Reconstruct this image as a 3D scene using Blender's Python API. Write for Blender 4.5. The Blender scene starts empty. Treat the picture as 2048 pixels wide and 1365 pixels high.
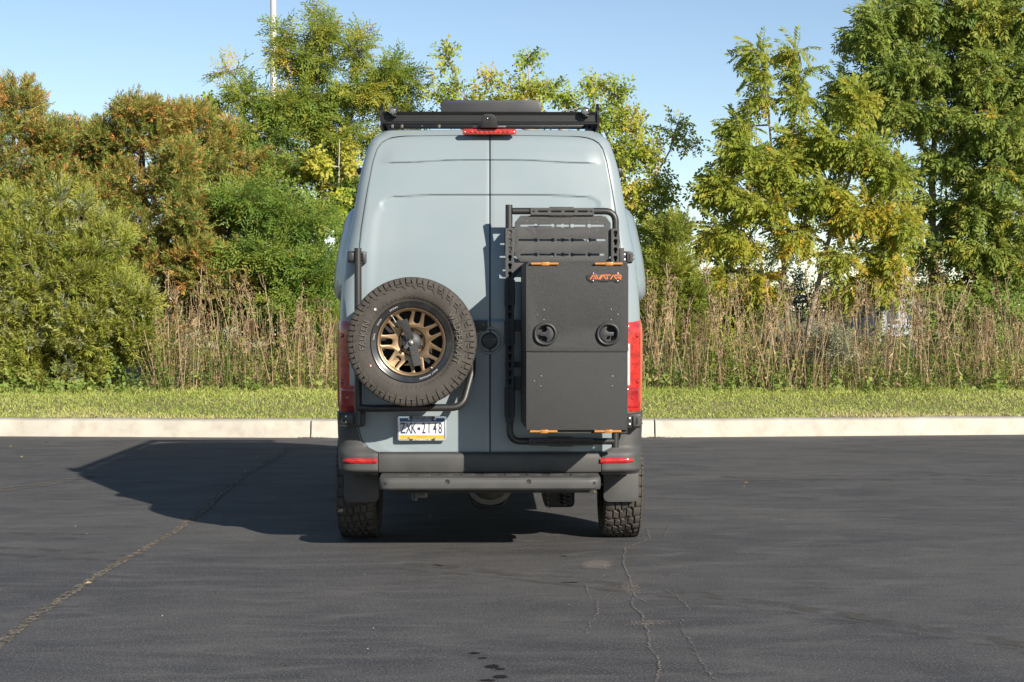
import bpy, bmesh, math, random
import numpy as np
from mathutils import Vector, Matrix

# ------------------------------------------------------------------ camera, light, exposure
scene = bpy.context.scene
COL = scene.collection
FPX, HY, VX, CAMH, D0 = 3100.0, 622.0, 980.0, 1.578, 10.0      # focal length in photo pixels, horizon row, van axis column, eye height, distance to the rear doors

cam_data = bpy.data.cameras.new('camera')
cam = bpy.data.objects.new('camera', cam_data)
COL.objects.link(cam)
cam_data.sensor_width = 36.0
cam_data.lens = 36.0 * FPX / 2048.0
cam_data.clip_start = 0.1
cam_data.clip_end = 5000.0
cam.location = (0.0, -D0, CAMH)
cam.rotation_euler = (math.pi / 2 - math.atan((682.5 - HY) / FPX), 0.0, -math.atan((1024.0 - VX) / FPX))
scene.camera = cam

SUN_DIR = Vector((3.55, -5.22, 3.0)).normalized()               # towards the sun: behind the camera, to the right
world = bpy.data.worlds.new('World')
scene.world = world
world.use_nodes = True
wn, wl = world.node_tree.nodes, world.node_tree.links
wn.clear()
w_out = wn.new('ShaderNodeOutputWorld')
w_bg = wn.new('ShaderNodeBackground')
w_sky = wn.new('ShaderNodeTexSky')
w_sky.sky_type = 'NISHITA'
w_sky.sun_disc = False
w_sky.sun_elevation = math.asin(SUN_DIR.z)
w_sky.sun_rotation = math.atan2(SUN_DIR.x, SUN_DIR.y)
w_sky.air_density = 1.0
w_sky.dust_density = 0.1
w_sky.altitude = 1200.0
w_sky.ozone_density = 1.0
w_bg.inputs['Strength'].default_value = 0.069
wl.new(w_sky.outputs['Color'], w_bg.inputs['Color'])
wl.new(w_bg.outputs['Background'], w_out.inputs['Surface'])

sun_data = bpy.data.lights.new('sun', 'SUN')
sun = bpy.data.objects.new('sun', sun_data)
COL.objects.link(sun)
sun_data.energy = 4.6
sun_data.angle = math.radians(0.5)
sun_data.color = (1.0, 0.93, 0.82)
sun.rotation_euler = SUN_DIR.to_track_quat('Z', 'Y').to_euler()
sun.location = (20, -30, 20)

scene.view_settings.view_transform = 'Standard'
scene.view_settings.look = 'None'
scene.view_settings.exposure = 1.0
scene.view_settings.gamma = 1.0
scene.view_settings.use_curve_mapping = False

RNG = np.random.default_rng(7)
random.seed(7)

# ------------------------------------------------------------------ helpers
def PX(px, y): return (px - VX) * (D0 + y) / FPX
def PZ(py, y): return CAMH - (py - HY) * (D0 + y) / FPX

def smooth(e0, e1, x):
    t = np.clip((np.asarray(x, float) - e0) / (e1 - e0), 0, 1)
    return t * t * (3 - 2 * t)

def mat(name, color, rough=0.5, metal=0.0, var=0.0, vscale=4.0, bump=0.0, bscale=60.0, coat=0.0, spec=0.5,
        speck=None, speck_scale=250.0, speck_amt=0.3, trans=0.0, emit=None, dirt=None):
    m = bpy.data.materials.new(name)
    m.use_nodes = True
    n, l = m.node_tree.nodes, m.node_tree.links
    b = n['Principled BSDF']
    b.inputs['Roughness'].default_value = rough
    b.inputs['Metallic'].default_value = metal
    b.inputs['Specular IOR Level'].default_value = spec
    b.inputs['Coat Weight'].default_value = coat
    b.inputs['Coat Roughness'].default_value = 0.06
    if trans: b.inputs['Transmission Weight'].default_value = trans
    tc = n.new('ShaderNodeTexCoord')
    cur = None
    rgb = n.new('ShaderNodeRGB'); rgb.outputs[0].default_value = (*color, 1)
    cur = rgb.outputs[0]
    if var:
        nz = n.new('ShaderNodeTexNoise'); nz.inputs['Scale'].default_value = vscale; nz.inputs['Detail'].default_value = 6
        l.new(tc.outputs['Object'], nz.inputs['Vector'])
        mr = n.new('ShaderNodeMapRange'); mr.inputs[1].default_value = 0.3; mr.inputs[2].default_value = 0.7
        mr.inputs[3].default_value = 1 - var; mr.inputs[4].default_value = 1 + var
        l.new(nz.outputs['Fac'], mr.inputs[0])
        mx = n.new('ShaderNodeVectorMath'); mx.operation = 'SCALE'
        l.new(cur, mx.inputs[0]); l.new(mr.outputs[0], mx.inputs['Scale'])
        cur = mx.outputs[0]
        mr2 = n.new('ShaderNodeMapRange'); mr2.inputs[1].default_value = 0.3; mr2.inputs[2].default_value = 0.7
        mr2.inputs[3].default_value = max(0, rough - .08); mr2.inputs[4].default_value = min(1, rough + .08)
        l.new(nz.outputs['Fac'], mr2.inputs[0]); l.new(mr2.outputs[0], b.inputs['Roughness'])
    if dirt:
        dcol, damt, dscale = dirt
        nz = n.new('ShaderNodeTexNoise'); nz.inputs['Scale'].default_value = dscale; nz.inputs['Detail'].default_value = 9
        nz.inputs['Roughness'].default_value = 0.65
        l.new(tc.outputs['Object'], nz.inputs['Vector'])
        mr = n.new('ShaderNodeMapRange'); mr.inputs[1].default_value = 0.45; mr.inputs[2].default_value = 0.75
        mr.inputs[3].default_value = 0; mr.inputs[4].default_value = damt
        l.new(nz.outputs['Fac'], mr.inputs[0])
        mx = n.new('ShaderNodeMix'); mx.data_type = 'RGBA'
        l.new(mr.outputs[0], mx.inputs[0]); l.new(cur, mx.inputs[6]); mx.inputs[7].default_value = (*dcol, 1)
        cur = mx.outputs[2]
    if speck:
        nz = n.new('ShaderNodeTexNoise'); nz.inputs['Scale'].default_value = speck_scale; nz.inputs['Detail'].default_value = 2
        l.new(tc.outputs['Object'], nz.inputs['Vector'])
        mr = n.new('ShaderNodeMapRange'); mr.inputs[1].default_value = 0.55; mr.inputs[2].default_value = 0.72
        mr.inputs[3].default_value = 0; mr.inputs[4].default_value = speck_amt
        l.new(nz.outputs['Fac'], mr.inputs[0])
        mx = n.new('ShaderNodeMix'); mx.data_type = 'RGBA'
        l.new(mr.outputs[0], mx.inputs[0]); l.new(cur, mx.inputs[6]); mx.inputs[7].default_value = (*speck, 1)
        cur = mx.outputs[2]
    l.new(cur, b.inputs['Base Color'])
    if bump:
        nz = n.new('ShaderNodeTexNoise'); nz.inputs['Scale'].default_value = bscale; nz.inputs['Detail'].default_value = 3
        l.new(tc.outputs['Object'], nz.inputs['Vector'])
        bp = n.new('ShaderNodeBump'); bp.inputs['Strength'].default_value = bump; bp.inputs['Distance'].default_value = 0.01
        l.new(nz.outputs['Fac'], bp.inputs['Height']); l.new(bp.outputs['Normal'], b.inputs['Normal'])
    return m

def leaf_mat(name, stops, transl=0.35, rough=0.55, spec=0.3, gain=1.0):
    """colour from the face attribute 'tint' (each leaf keeps its own colour), part of the light passes through"""
    m = bpy.data.materials.new(name); m.use_nodes = True
    n, l = m.node_tree.nodes, m.node_tree.links
    b = n['Principled BSDF']; out = n['Material Output']
    b.inputs['Roughness'].default_value = rough; b.inputs['Specular IOR Level'].default_value = spec
    at = n.new('ShaderNodeAttribute'); at.attribute_name = 'tint'
    cr = n.new('ShaderNodeValToRGB'); cr.color_ramp.interpolation = 'LINEAR'
    el = cr.color_ramp.elements
    while len(el) < len(stops): el.new(0.5)
    for e, (p, c) in zip(el, stops): e.position = p; e.color = (*[min(.8, q * gain) for q in c], 1)
    l.new(at.outputs['Fac'], cr.inputs['Fac'])
    l.new(cr.outputs['Color'], b.inputs['Base Color'])
    tr = n.new('ShaderNodeBsdfTranslucent'); l.new(cr.outputs['Color'], tr.inputs['Color'])
    mx = n.new('ShaderNodeMixShader'); mx.inputs[0].default_value = transl
    l.new(b.outputs[0], mx.inputs[1]); l.new(tr.outputs[0], mx.inputs[2]); l.new(mx.outputs[0], out.inputs['Surface'])
    return m

def tag(o, label=None, cat=None, group=None, kind=None):
    if label: o['label'] = label
    if cat: o['category'] = cat
    if group: o['group'] = group
    if kind: o['kind'] = kind
    return o

def empty(name, loc, label=None, cat=None, group=None):
    o = bpy.data.objects.new(name, None); COL.objects.link(o)
    o.location = loc; o.empty_display_size = 0.2
    return tag(o, label, cat, group)

def link(name, mesh, parent=None):
    o = bpy.data.objects.new(name, mesh); COL.objects.link(o)
    if parent is not None:
        o.parent = parent
        if parent.type == 'EMPTY': o.location = -parent.location
    return o

def plate_mesh(outer, holes=(), th=0.004, bev=0.0):
    """flat plate with real openings; local u,v plane -> x,z, thickness towards the camera"""
    cu = bpy.data.curves.new('outline', 'CURVE'); cu.dimensions = '2D'; cu.fill_mode = 'BOTH'; cu.extrude = th / 2
    for loop in [outer, *holes]:
        sp = cu.splines.new('POLY'); sp.points.add(len(loop) - 1)
        for p, q in zip(sp.points, loop): p.co = (q[0], q[1], 0, 1)
        sp.use_cyclic_u = True
    ob = bpy.data.objects.new('outline', cu)
    me = bpy.data.meshes.new_from_object(ob)
    bpy.data.objects.remove(ob); bpy.data.curves.remove(cu)
    if bev:
        bm = bmesh.new(); bm.from_mesh(me)
        bmesh.ops.remove_doubles(bm, verts=bm.verts, dist=1e-5)
        bmesh.ops.dissolve_limit(bm, angle_limit=0.02, verts=bm.verts, edges=bm.edges)
        bm.normal_update()
        ed = [e for e in bm.edges if len(e.link_faces) == 2 and e.calc_face_angle(0) > 1.2 and abs(e.verts[0].co.z - e.verts[1].co.z) < 1e-6]
        bmesh.ops.bevel(bm, geom=ed, offset=bev, segments=2, profile=0.6, affect='EDGES')
        bm.to_mesh(me); bm.free()
    V = [(v.co.x, v.co.y, v.co.z) for v in me.vertices]; Fc = [tuple(p.vertices) for p in me.polygons]
    bpy.data.meshes.remove(me)
    return V, Fc

def text_shape(s, size, extrude=0.001, xs=1.0, spacing=1.0, bold=0.0):
    cu = bpy.data.curves.new('lettering', 'FONT'); cu.body = s; cu.size = size; cu.extrude = extrude
    cu.align_x = 'CENTER'; cu.align_y = 'CENTER'; cu.space_character = spacing; cu.offset = bold; cu.resolution_u = 3
    ob = bpy.data.objects.new('lettering', cu)
    me = bpy.data.meshes.new_from_object(ob)
    bpy.data.objects.remove(ob); bpy.data.curves.remove(cu)
    V = [(v.co.x * xs, v.co.y, v.co.z) for v in me.vertices]; Fc = [tuple(p.vertices) for p in me.polygons]
    bpy.data.meshes.remove(me)
    return V, Fc

class MB:
    def __init__(s): s.v, s.f, s.m = [], [], []
    def add(s, V, Fc, mi=0):
        o = len(s.v); s.v.extend([tuple(map(float, p)) for p in V])
        for f in Fc: s.f.append(tuple(i + o for i in f)); s.m.append(mi)
        return s
    def box(s, x0, x1, y0, y1, z0, z1, bev=0.0, mi=0, seg=2):
        bm = bmesh.new(); bmesh.ops.create_cube(bm, size=1)
        for v in bm.verts:
            v.co = Vector(((x0 + x1) / 2 + v.co.x * (x1 - x0), (y0 + y1) / 2 + v.co.y * (y1 - y0), (z0 + z1) / 2 + v.co.z * (z1 - z0)))
        if bev: bmesh.ops.bevel(bm, geom=list(bm.edges), offset=bev, segments=seg, profile=0.5, affect='EDGES')
        bm.verts.index_update()
        s.add([v.co[:] for v in bm.verts], [[v.index for v in f.verts] for f in bm.faces], mi); bm.free(); return s
    def tube(s, pts, r, n=10, mi=0, caps=True):
        pts = [Vector(p) for p in pts]; k = len(pts)
        rs = r if hasattr(r, '__len__') else [r] * k
        t0 = (pts[1] - pts[0]).normalized()
        a = Vector((0, 0, 1)) if abs(t0.z) < 0.9 else Vector((1, 0, 0))
        u = t0.cross(a).normalized(); V = []
        for i, p in enumerate(pts):
            t = (pts[min(i + 1, k - 1)] - pts[max(i - 1, 0)]).normalized()
            u = (u - t * u.dot(t)).normalized(); w = t.cross(u)
            for j in range(n):
                q = 2 * math.pi * j / n; V.append(p + (u * math.cos(q) + w * math.sin(q)) * rs[i])
        Fc = [(i * n + j, i * n + (j + 1) % n, (i + 1) * n + (j + 1) % n, (i + 1) * n + j) for i in range(k - 1) for j in range(n)]
        if caps: Fc += [tuple(range(n - 1, -1, -1)), tuple((k - 1) * n + j for j in range(n))]
        return s.add(V, Fc, mi)
    def cyl(s, p0, p1, r, n=16, mi=0): return s.tube([p0, p1], r, n, mi)
    def lathe(s, prof, origin=(0, 0, 0), axis='y', n=48, mi=0, close=False):
        V, k = [], len(prof)
        for j in range(n):
            q = 2 * math.pi * j / n; c, sn = math.cos(q), math.sin(q)
            for r, a in prof:
                p = {'y': (r * c, a, r * sn), 'x': (a, r * c, r * sn), 'z': (r * c, r * sn, a)}[axis]
                V.append((origin[0] + p[0], origin[1] + p[1], origin[2] + p[2]))
        Fc = []
        for j in range(n):
            for i in range(k - 1 if not close else k):
                i2 = (i + 1) % k; j2 = (j + 1) % n
                Fc.append((j * k + i, j2 * k + i, j2 * k + i2, j * k + i2))
        return s.add(V, Fc, mi)
    def ball(s, c, r, n=10, m=6, mi=0):
        r = r if hasattr(r, '__len__') else (r, r, r)
        prof = [(math.sin(math.pi * i / m), -math.cos(math.pi * i / m)) for i in range(m + 1)]
        o = len(s.v); s.lathe(prof, axis='z', n=n, mi=mi)
        for i in range(o, len(s.v)):
            p = s.v[i]; s.v[i] = (c[0] + p[0] * r[0], c[1] + p[1] * r[1], c[2] + p[2] * r[2])
        return s
    def plate(s, outer, y, holes=(), th=0.004, bev=0.0, mi=0, warp=None):
        V, Fc = plate_mesh(outer, holes, th, bev)
        W = [(u, y - w, v) for u, v, w in V]                     # y is the middle of the plate
        if warp: W = [warp(p) for p in W]
        return s.add(W, Fc, mi)
    def text(s, body, x, y, z, size, extrude=0.001, xs=1.0, mi=0, spacing=1.0, bold=0.0):
        V, Fc = text_shape(body, size, extrude, xs, spacing, bold)
        return s.add([(x + u, y - w, z + v) for u, v, w in V], Fc, mi)
    def grid(s, G, mi=0, closed_u=False, flip=False):
        R, C = len(G), len(G[0]); V = [p for row in G for p in row]
        Fc = []
        for i in range(R - 1):
            for j in range(C if closed_u else C - 1):
                q = (i * C + j, i * C + (j + 1) % C, (i + 1) * C + (j + 1) % C, (i + 1) * C + j)
                Fc.append(q[::-1] if flip else q)
        return s.add(V, Fc, mi)
    def mirror(s):
        o = len(s.v); V = [(-x, y, z) for x, y, z in s.v]; Fc = [f[::-1] for f in s.f]; M = list(s.m)
        s.v += V; s.f += [tuple(i + o for i in f) for f in Fc]; s.m += M; return s
    def mesh(s, name, mats, sharp=35):
        me = bpy.data.meshes.new(name); me.from_pydata(s.v, [], s.f)
        for m in (mats if isinstance(mats, (list, tuple)) else [mats]): me.materials.append(m)
        me.polygons.foreach_set('material_index', s.m)
        if sharp:
            me.shade_smooth()
            me.set_sharp_from_angle(angle=math.radians(sharp))
        me.update(); return me
    def build(s, name, mats, parent=None, sharp=35): return link(name, s.mesh(name, mats, sharp), parent)

def quads_mesh(name, V, tint, mats, midx=None, smooth_shade=False):
    """V (N,4,3): loose leaf quads with a tint each"""
    N = len(V); me = bpy.data.meshes.new(name)
    me.vertices.add(N * 4); me.vertices.foreach_set('co', np.ascontiguousarray(V, dtype=np.float32).ravel())
    me.loops.add(N * 4); me.loops.foreach_set('vertex_index', np.arange(N * 4, dtype=np.int32))
    me.polygons.add(N); me.polygons.foreach_set('loop_start', np.arange(0, N * 4, 4, dtype=np.int32))
    me.polygons.foreach_set('loop_total', np.full(N, 4, dtype=np.int32))
    for m in (mats if isinstance(mats, (list, tuple)) else [mats]): me.materials.append(m)
    if midx is not None: me.polygons.foreach_set('material_index', np.asarray(midx, dtype=np.int32))
    me.update(calc_edges=True)
    a = me.attributes.new('tint', 'FLOAT', 'FACE'); a.data.foreach_set('value', np.clip(tint, 0, 1).astype(np.float32))
    return me

def circ(cx, cy, r, n=20, a0=0.0, a1=2 * math.pi, closed=True):
    k = n if closed else n + 1
    return [(cx + r * math.cos(a0 + (a1 - a0) * i / n), cy + r * math.sin(a0 + (a1 - a0) * i / n)) for i in range(k)]

def rrect(x0, x1, z0, z1, r, n=5):
    P = []
    for cx, cz, a in ((x1 - r, z1 - r, 0), (x0 + r, z1 - r, 90), (x0 + r, z0 + r, 180), (x1 - r, z0 + r, 270)):
        P += [(cx + r * math.cos(math.radians(a + 90 * i / n)), cz + r * math.sin(math.radians(a + 90 * i / n))) for i in range(n + 1)]
    return P

def bend(points, r=0.08, n=7):
    """polyline with rounded corners"""
    P = [Vector(p) for p in points]; out = [P[0]]
    for i in range(1, len(P) - 1):
        a, b, c = P[i - 1], P[i], P[i + 1]
        d0, d1 = (a - b).normalized(), (c - b).normalized()
        half = d0.angle(d1) / 2; cut = min(r / math.tan(half), (a - b).length * .49, (c - b).length * .49)
        p0, p1 = b + d0 * cut, b + d1 * cut
        for k in range(n + 1):
            t = k / n; out.append(p0 * (1 - t) ** 2 + b * 2 * t * (1 - t) + p1 * t * t)
    out.append(P[-1]); return out

# ------------------------------------------------------------------ ground: asphalt lot, kerb, verge, meadow
def asphalt_mat():
    m = bpy.data.materials.new('asphalt'); m.use_nodes = True
    n, l = m.node_tree.nodes, m.node_tree.links; b = n['Principled BSDF']
    tc = n.new('ShaderNodeTexCoord')
    def noise(scale, detail=4, stretch=None, dist=0.0, rough=.6):
        nz = n.new('ShaderNodeTexNoise'); nz.inputs['Scale'].default_value = scale; nz.inputs['Detail'].default_value = detail; nz.inputs['Distortion'].default_value = dist; nz.inputs['Roughness'].default_value = rough
        if stretch:
            mp = n.new('ShaderNodeMapping'); mp.inputs['Scale'].default_value = stretch[:3]; mp.inputs['Rotation'].default_value = (0, 0, stretch[3])
            l.new(tc.outputs['Object'], mp.inputs['Vector']); l.new(mp.outputs[0], nz.inputs['Vector'])
        else: l.new(tc.outputs['Object'], nz.inputs['Vector'])
        return nz.outputs['Fac']
    def ramp(v, a, b_, lo=0.0, hi=1.0):
        mr = n.new('ShaderNodeMapRange'); mr.inputs[1].default_value = a; mr.inputs[2].default_value = b_; mr.inputs[3].default_value = lo; mr.inputs[4].default_value = hi
        l.new(v, mr.inputs[0]); return mr.outputs[0]
    def mix(f, a, c2):
        mx = n.new('ShaderNodeMix'); mx.data_type = 'RGBA'; l.new(f, mx.inputs[0])
        if isinstance(a, tuple): mx.inputs[6].default_value = (*a, 1)
        else: l.new(a, mx.inputs[6])
        if isinstance(c2, tuple): mx.inputs[7].default_value = (*c2, 1)
        else: l.new(c2, mx.inputs[7])
        return mx.outputs[2]
    # broom-swept sealcoat: long bowed streaks, darker and paler bands, pale sand in the pores
    c = mix(ramp(noise(1.0, 7, (.55, 1.35, 1, .22), 2.8), .38, .64), (.034, .034, .038), (.068, .066, .067))
    c = mix(ramp(noise(1.0, 6, (.8, 2.6, 1, -.30), 2.6), .50, .70, 0, .75), c, (.098, .092, .086))
    c = mix(ramp(noise(.45, 4), .45, .70, 0, .7), c, (.084, .079, .074))
    c = mix(ramp(noise(2.2, 7, (.7, 1.9, 1, .35), 1.5), .52, .72, 0, .65), c, (.034, .034, .038))
    c = mix(ramp(noise(85, 3, None, 0, .8), .53, .64, 0, .75), c, (.185, .176, .165))
    c = mix(ramp(noise(52, 2), .66, .76, 0, .7), c, (.22, .205, .185))
    c = mix(ramp(noise(70, 2), .34, .44, .6, 0), c, (.018, .018, .020))
    vo = n.new('ShaderNodeTexVoronoi'); vo.inputs['Scale'].default_value = 9; l.new(tc.outputs['Object'], vo.inputs['Vector'])
    sp = ramp(vo.outputs['Distance'], .025, .045, .5, 0)
    c = mix(sp, c, (.34, .32, .28))
    l.new(c, b.inputs['Base Color'])
    l.new(ramp(noise(1.2, 4, (.4, 2, 1, 0)), .3, .7, .68, .86), b.inputs['Roughness']); b.inputs['Specular IOR Level'].default_value = .35
    bp = n.new('ShaderNodeBump'); bp.inputs['Strength'].default_value = .55; bp.inputs['Distance'].default_value = .006
    l.new(noise(170, 3), bp.inputs['Height']); l.new(bp.outputs['Normal'], b.inputs['Normal'])
    return m
M_asphalt = asphalt_mat()
KX = np.concatenate([np.linspace(-60, -14, 12), np.linspace(-13, 13, 53), np.linspace(14, 60, 12)])
def kerb_y(x): return 9.20 + .60 * (1 - math.exp(-(x / 6.2) ** 2 * .9)) * (1 if x < 0 else 1.1)
mb = MB()
mb.grid([[(x, y if y < 9 else kerb_y(x) + .06, 0) for x in KX] for y in (-60, -20, -6, 0, 4, 8, 9.1)])
tag(mb.build('parking_lot', M_asphalt, None, 0), 'dark sealcoated asphalt of the parking lot in front of the kerb', None, None, 'structure')

M_conc = mat('kerb_concrete', (0.40, 0.365, 0.305), 0.85, var=0.10, vscale=3.0, bump=0.25, bscale=90, dirt=((0.20, 0.165, 0.12), 0.5, 5.0))
kerb = empty('kerb', (0, 9.2, 0), 'pale concrete kerb running along the edge of the asphalt'); kerb['kind'] = 'structure'
jx = [-60, -20.5, -14.4, -8.35, PX(621, 9.25), PX(1311, 9.25), 8.15, 14.2, 20.3, 60]
for a, b_ in zip(jx[:-1], jx[1:]):
    xs = np.linspace(a + .010, b_ - .010, 16 if b_ - a < 10 else 8)
    rows = [(.00, -.05), (.002, .0), (.006, .012), (.030, .165), (.042, .190), (.062, .205), (.10, .212), (.22, .222), (.235, .215), (.24, .05)]
    mb = MB(); G = [[(x, kerb_y(x) + dy, z + .004 * math.sin(x * 3 + dy * 40)) for x in xs] for dy, z in rows]; mb.grid(G)
    for k in (0, -1):
        E = [g[k] for g in G]; mb.add(E, [tuple(range(len(E)))[::(1 if k else -1)]])
    mb.build('kerb_segment', M_conc, kerb, sharp=40)
# darker crumbs at the foot of the kerb joints
M_dirt = mat('brown_dirt', (0.17, 0.10, 0.05), 0.95, var=0.4, vscale=30)
rngd = random.Random(5); mb = MB()
for jxx in (jx[4], jx[5]):
    for k in range(46):
        x = jxx + rngd.gauss(.02, .09); y = kerb_y(x) - .012 - abs(rngd.gauss(0, .022)); r = rngd.uniform(.004, .014); a = rngd.uniform(0, 3)
        mb.add([(x + r * 1.6 * math.cos(a + q), y + r * math.sin(a + q), .003 + .006 * (q % 2)) for q in (0, 1.6, 3.1, 4.7)], [(0, 1, 2, 3)])
tag(mb.build('leaf_crumbs', M_dirt, None, 0), 'brown leaf crumbs at the foot of the kerb joints', None, None, 'stuff')

M_soil = mat('verge_soil', (0.13, 0.115, 0.055), 0.95, var=0.35, vscale=5, bump=0.6, bscale=40, dirt=((0.20, 0.15, 0.08), 0.6, 2.5))
def ground_z(x, y):
    d = y - (kerb_y(x) + .235)
    return .212 + .215 * float(smooth(0, 2.0, d)) + .02 * math.sin(x * 1.3 + y) * float(smooth(.2, 1.5, d))
ys_off = [0, .3, .6, .9, 1.2, 1.6, 2.0, 2.6, 3.5, 5, 8, 14, 30, 80, 250, 1200, 3500]
KX2 = np.concatenate([[-3000, -800, -200], KX, [200, 800, 3000]])
mb = MB().grid([[(x, (kerb_y(x) + .235 + o), ground_z(x, kerb_y(x) + .235 + o) if o < 20 else .43) for x in KX2] for o in ys_off])
tag(mb.build('verge', M_soil, None, 60), 'earth of the grass verge and the field behind the kerb', None, None, 'structure')

# asphalt repair seam, cracks, dust, oil drips and a tyre mark (flat wear on the ground, each its own sheet)
def wear_mat(name, cols, scale, cover, stretch=(1, 1, 1), soft=.22):
    m = bpy.data.materials.new(name); m.use_nodes = True; n, l = m.node_tree.nodes, m.node_tree.links; b = n['Principled BSDF']; out = n['Material Output']
    b.inputs['Roughness'].default_value = .9; b.inputs['Specular IOR Level'].default_value = .2
    tc = n.new('ShaderNodeTexCoord'); mp = n.new('ShaderNodeMapping'); mp.inputs['Scale'].default_value = stretch; l.new(tc.outputs['Object'], mp.inputs['Vector'])
    nz = n.new('ShaderNodeTexNoise'); nz.inputs['Scale'].default_value = scale; nz.inputs['Detail'].default_value = 5; l.new(mp.outputs[0], nz.inputs['Vector'])
    n2 = n.new('ShaderNodeTexNoise'); n2.inputs['Scale'].default_value = scale * 2.6; n2.inputs['Detail'].default_value = 6; n2.inputs['Roughness'].default_value = .7; l.new(mp.outputs[0], n2.inputs['Vector'])
    cr = n.new('ShaderNodeValToRGB'); el = cr.color_ramp.elements
    while len(el) < len(cols): el.new(.5)
    for e, (p, c) in zip(el, cols): e.position = p; e.color = (*c, 1)
    l.new(n2.outputs['Fac'], cr.inputs['Fac']); l.new(cr.outputs['Color'], b.inputs['Base Color'])
    at_ = n.new('ShaderNodeAttribute'); at_.attribute_name = 'tint'
    ad = n.new('ShaderNodeMath'); ad.operation = 'ADD'; l.new(nz.outputs['Fac'], ad.inputs[0]); l.new(at_.outputs['Fac'], ad.inputs[1])
    mr = n.new('ShaderNodeMapRange'); mr.inputs[1].default_value = cover; mr.inputs[2].default_value = cover + soft; l.new(ad.outputs[0], mr.inputs[0])
    tr = n.new('ShaderNodeBsdfTransparent'); mx = n.new('ShaderNodeMixShader'); l.new(mr.outputs[0], mx.inputs[0]); l.new(tr.outputs[0], mx.inputs[1]); l.new(b.outputs[0], mx.inputs[2]); l.new(mx.outputs[0], out.inputs['Surface'])
    return m
def sheet(name, V, F, tint, m, label):
    me = bpy.data.meshes.new(name); me.from_pydata(V, [], F); me.materials.append(m)
    a = me.attributes.new('tint', 'FLOAT', 'POINT'); a.data.foreach_set('value', np.array(tint, np.float32)); me.update()
    return tag(link(name, me), label, None, None, 'structure')
def ribbon(pts, w, z, n_sub=6, jit=.3, seed=0, core=.25):
    rd = random.Random(seed); P = []
    for (a, b_) in zip(pts[:-1], pts[1:]):
        for k in range(n_sub): t = k / n_sub; P.append((a[0] + (b_[0] - a[0]) * t, a[1] + (b_[1] - a[1]) * t))
    P.append(pts[-1]); V, F, T = [], [], []
    for i, p in enumerate(P):
        q0, q1 = P[max(i - 1, 0)], P[min(i + 1, len(P) - 1)]; d = np.array([q1[0] - q0[0], q1[1] - q0[1]]); d = d / (np.linalg.norm(d) + 1e-9); nn = np.array([-d[1], d[0]])
        c = np.array(p) + nn * rd.gauss(0, w * jit); fade = min(1, min(i, len(P) - 1 - i) / 3)
        for u, tt in ((-1, -.35), (-.45, core), (.45, core), (1, -.35)):
            V.append((*(c + nn * w * u * rd.uniform(.8, 1.2)), z)); T.append(tt * fade - .3 * (1 - fade))
    for i in range(len(P) - 1):
        for k in range(3): F.append((4 * i + k, 4 * i + k + 1, 4 * i + k + 5, 4 * i + k + 4))
    return V, F, T
def gpt(px, py): 
    d = FPX * CAMH / (py - HY); return ((px - VX) * d / FPX, d - D0)
M_seam = wear_mat('seam_rubble', [(.30, (.02, .018, .016)), (.44, (.085, .073, .06)), (.56, (.18, .153, .12)), (.72, (.30, .27, .23))], 30, .47, (1, .6, 1))
V, F, T = ribbon([gpt(577, 893)] + [(-2.30 + .05 * math.sin(q), q * 1.0) for q in (7.2, 6.2, 5, 4, 3, 2, 1, 0, -1, -2, -2.6)] + [(-2.25, -3.3), (-2.27, -4.5), (-2.28, -6)], .052, .004, 8, .10, 2, .14)
sheet('asphalt_seam', V, F, T, M_seam, 'long crumbling seam running across the asphalt on the left')
M_crack = wear_mat('crack_dust', [(.26, (.03, .028, .026)), (.40, (.10, .091, .08)), (.56, (.225, .20, .172)), (.72, (.32, .29, .25))], 60, .47)
M_crackdark = wear_mat('crack_dark', [(.3, (.008, .008, .008)), (.7, (.02, .018, .016))], 40, .40)
V, F, T = [], [], []
V2, F2, T2 = [], [], []
def addr(pts, w, seed, core=.12):
    a, f, t = ribbon(pts, w * 1.2, .004, 9, .4, seed, core); o = len(V); V.extend(a); F.extend([tuple(i + o for i in q) for q in f]); T.extend(t)
    a, f, t = ribbon(pts, w * .14, .0075, 9, 2.2, seed, -.06); o = len(V2); V2.extend(a); F2.extend([tuple(i + o for i in q) for q in f]); T2.extend(t)
addr([gpt(*p) for p in ((1292, 1050), (1299, 1080), (1250, 1100), (1247, 1130), (1262, 1165), (1270, 1195), (1262, 1215), (1285, 1232), (1298, 1270), (1300, 1300), (1318, 1322), (1320, 1345), (1312, 1375), (1325, 1420))], .009, 1, .08)
for k, pl in enumerate((((1222, 1148), (1200, 1160), (1172, 1172), (1180, 1200), (1196, 1205), (1194, 1235), (1175, 1260), (1168, 1280)),
                        ((1325, 1180), (1350, 1192), (1375, 1215), (1382, 1230)), ((1360, 1262), (1385, 1290), (1398, 1320), (1420, 1352), (1445, 1375)),
                        ((1262, 1195), (1290, 1205), (1300, 1212)), ((1342, 1050), (1332, 1068), (1331, 1078)), ((1240, 1170), (1215, 1195), (1196, 1208)), ((1368, 1240), (1365, 1255), (1372, 1285)))):
    addr([gpt(*p) for p in pl], .009, 10 + k, .04)
sheet('asphalt_crack', V, F, T, M_crack, 'branching dusty cracks in the asphalt at the lower right')
sheet('asphalt_crack', V2, F2, T2, M_crackdark, 'dark open lines of the cracks in the asphalt at the lower right')
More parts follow.
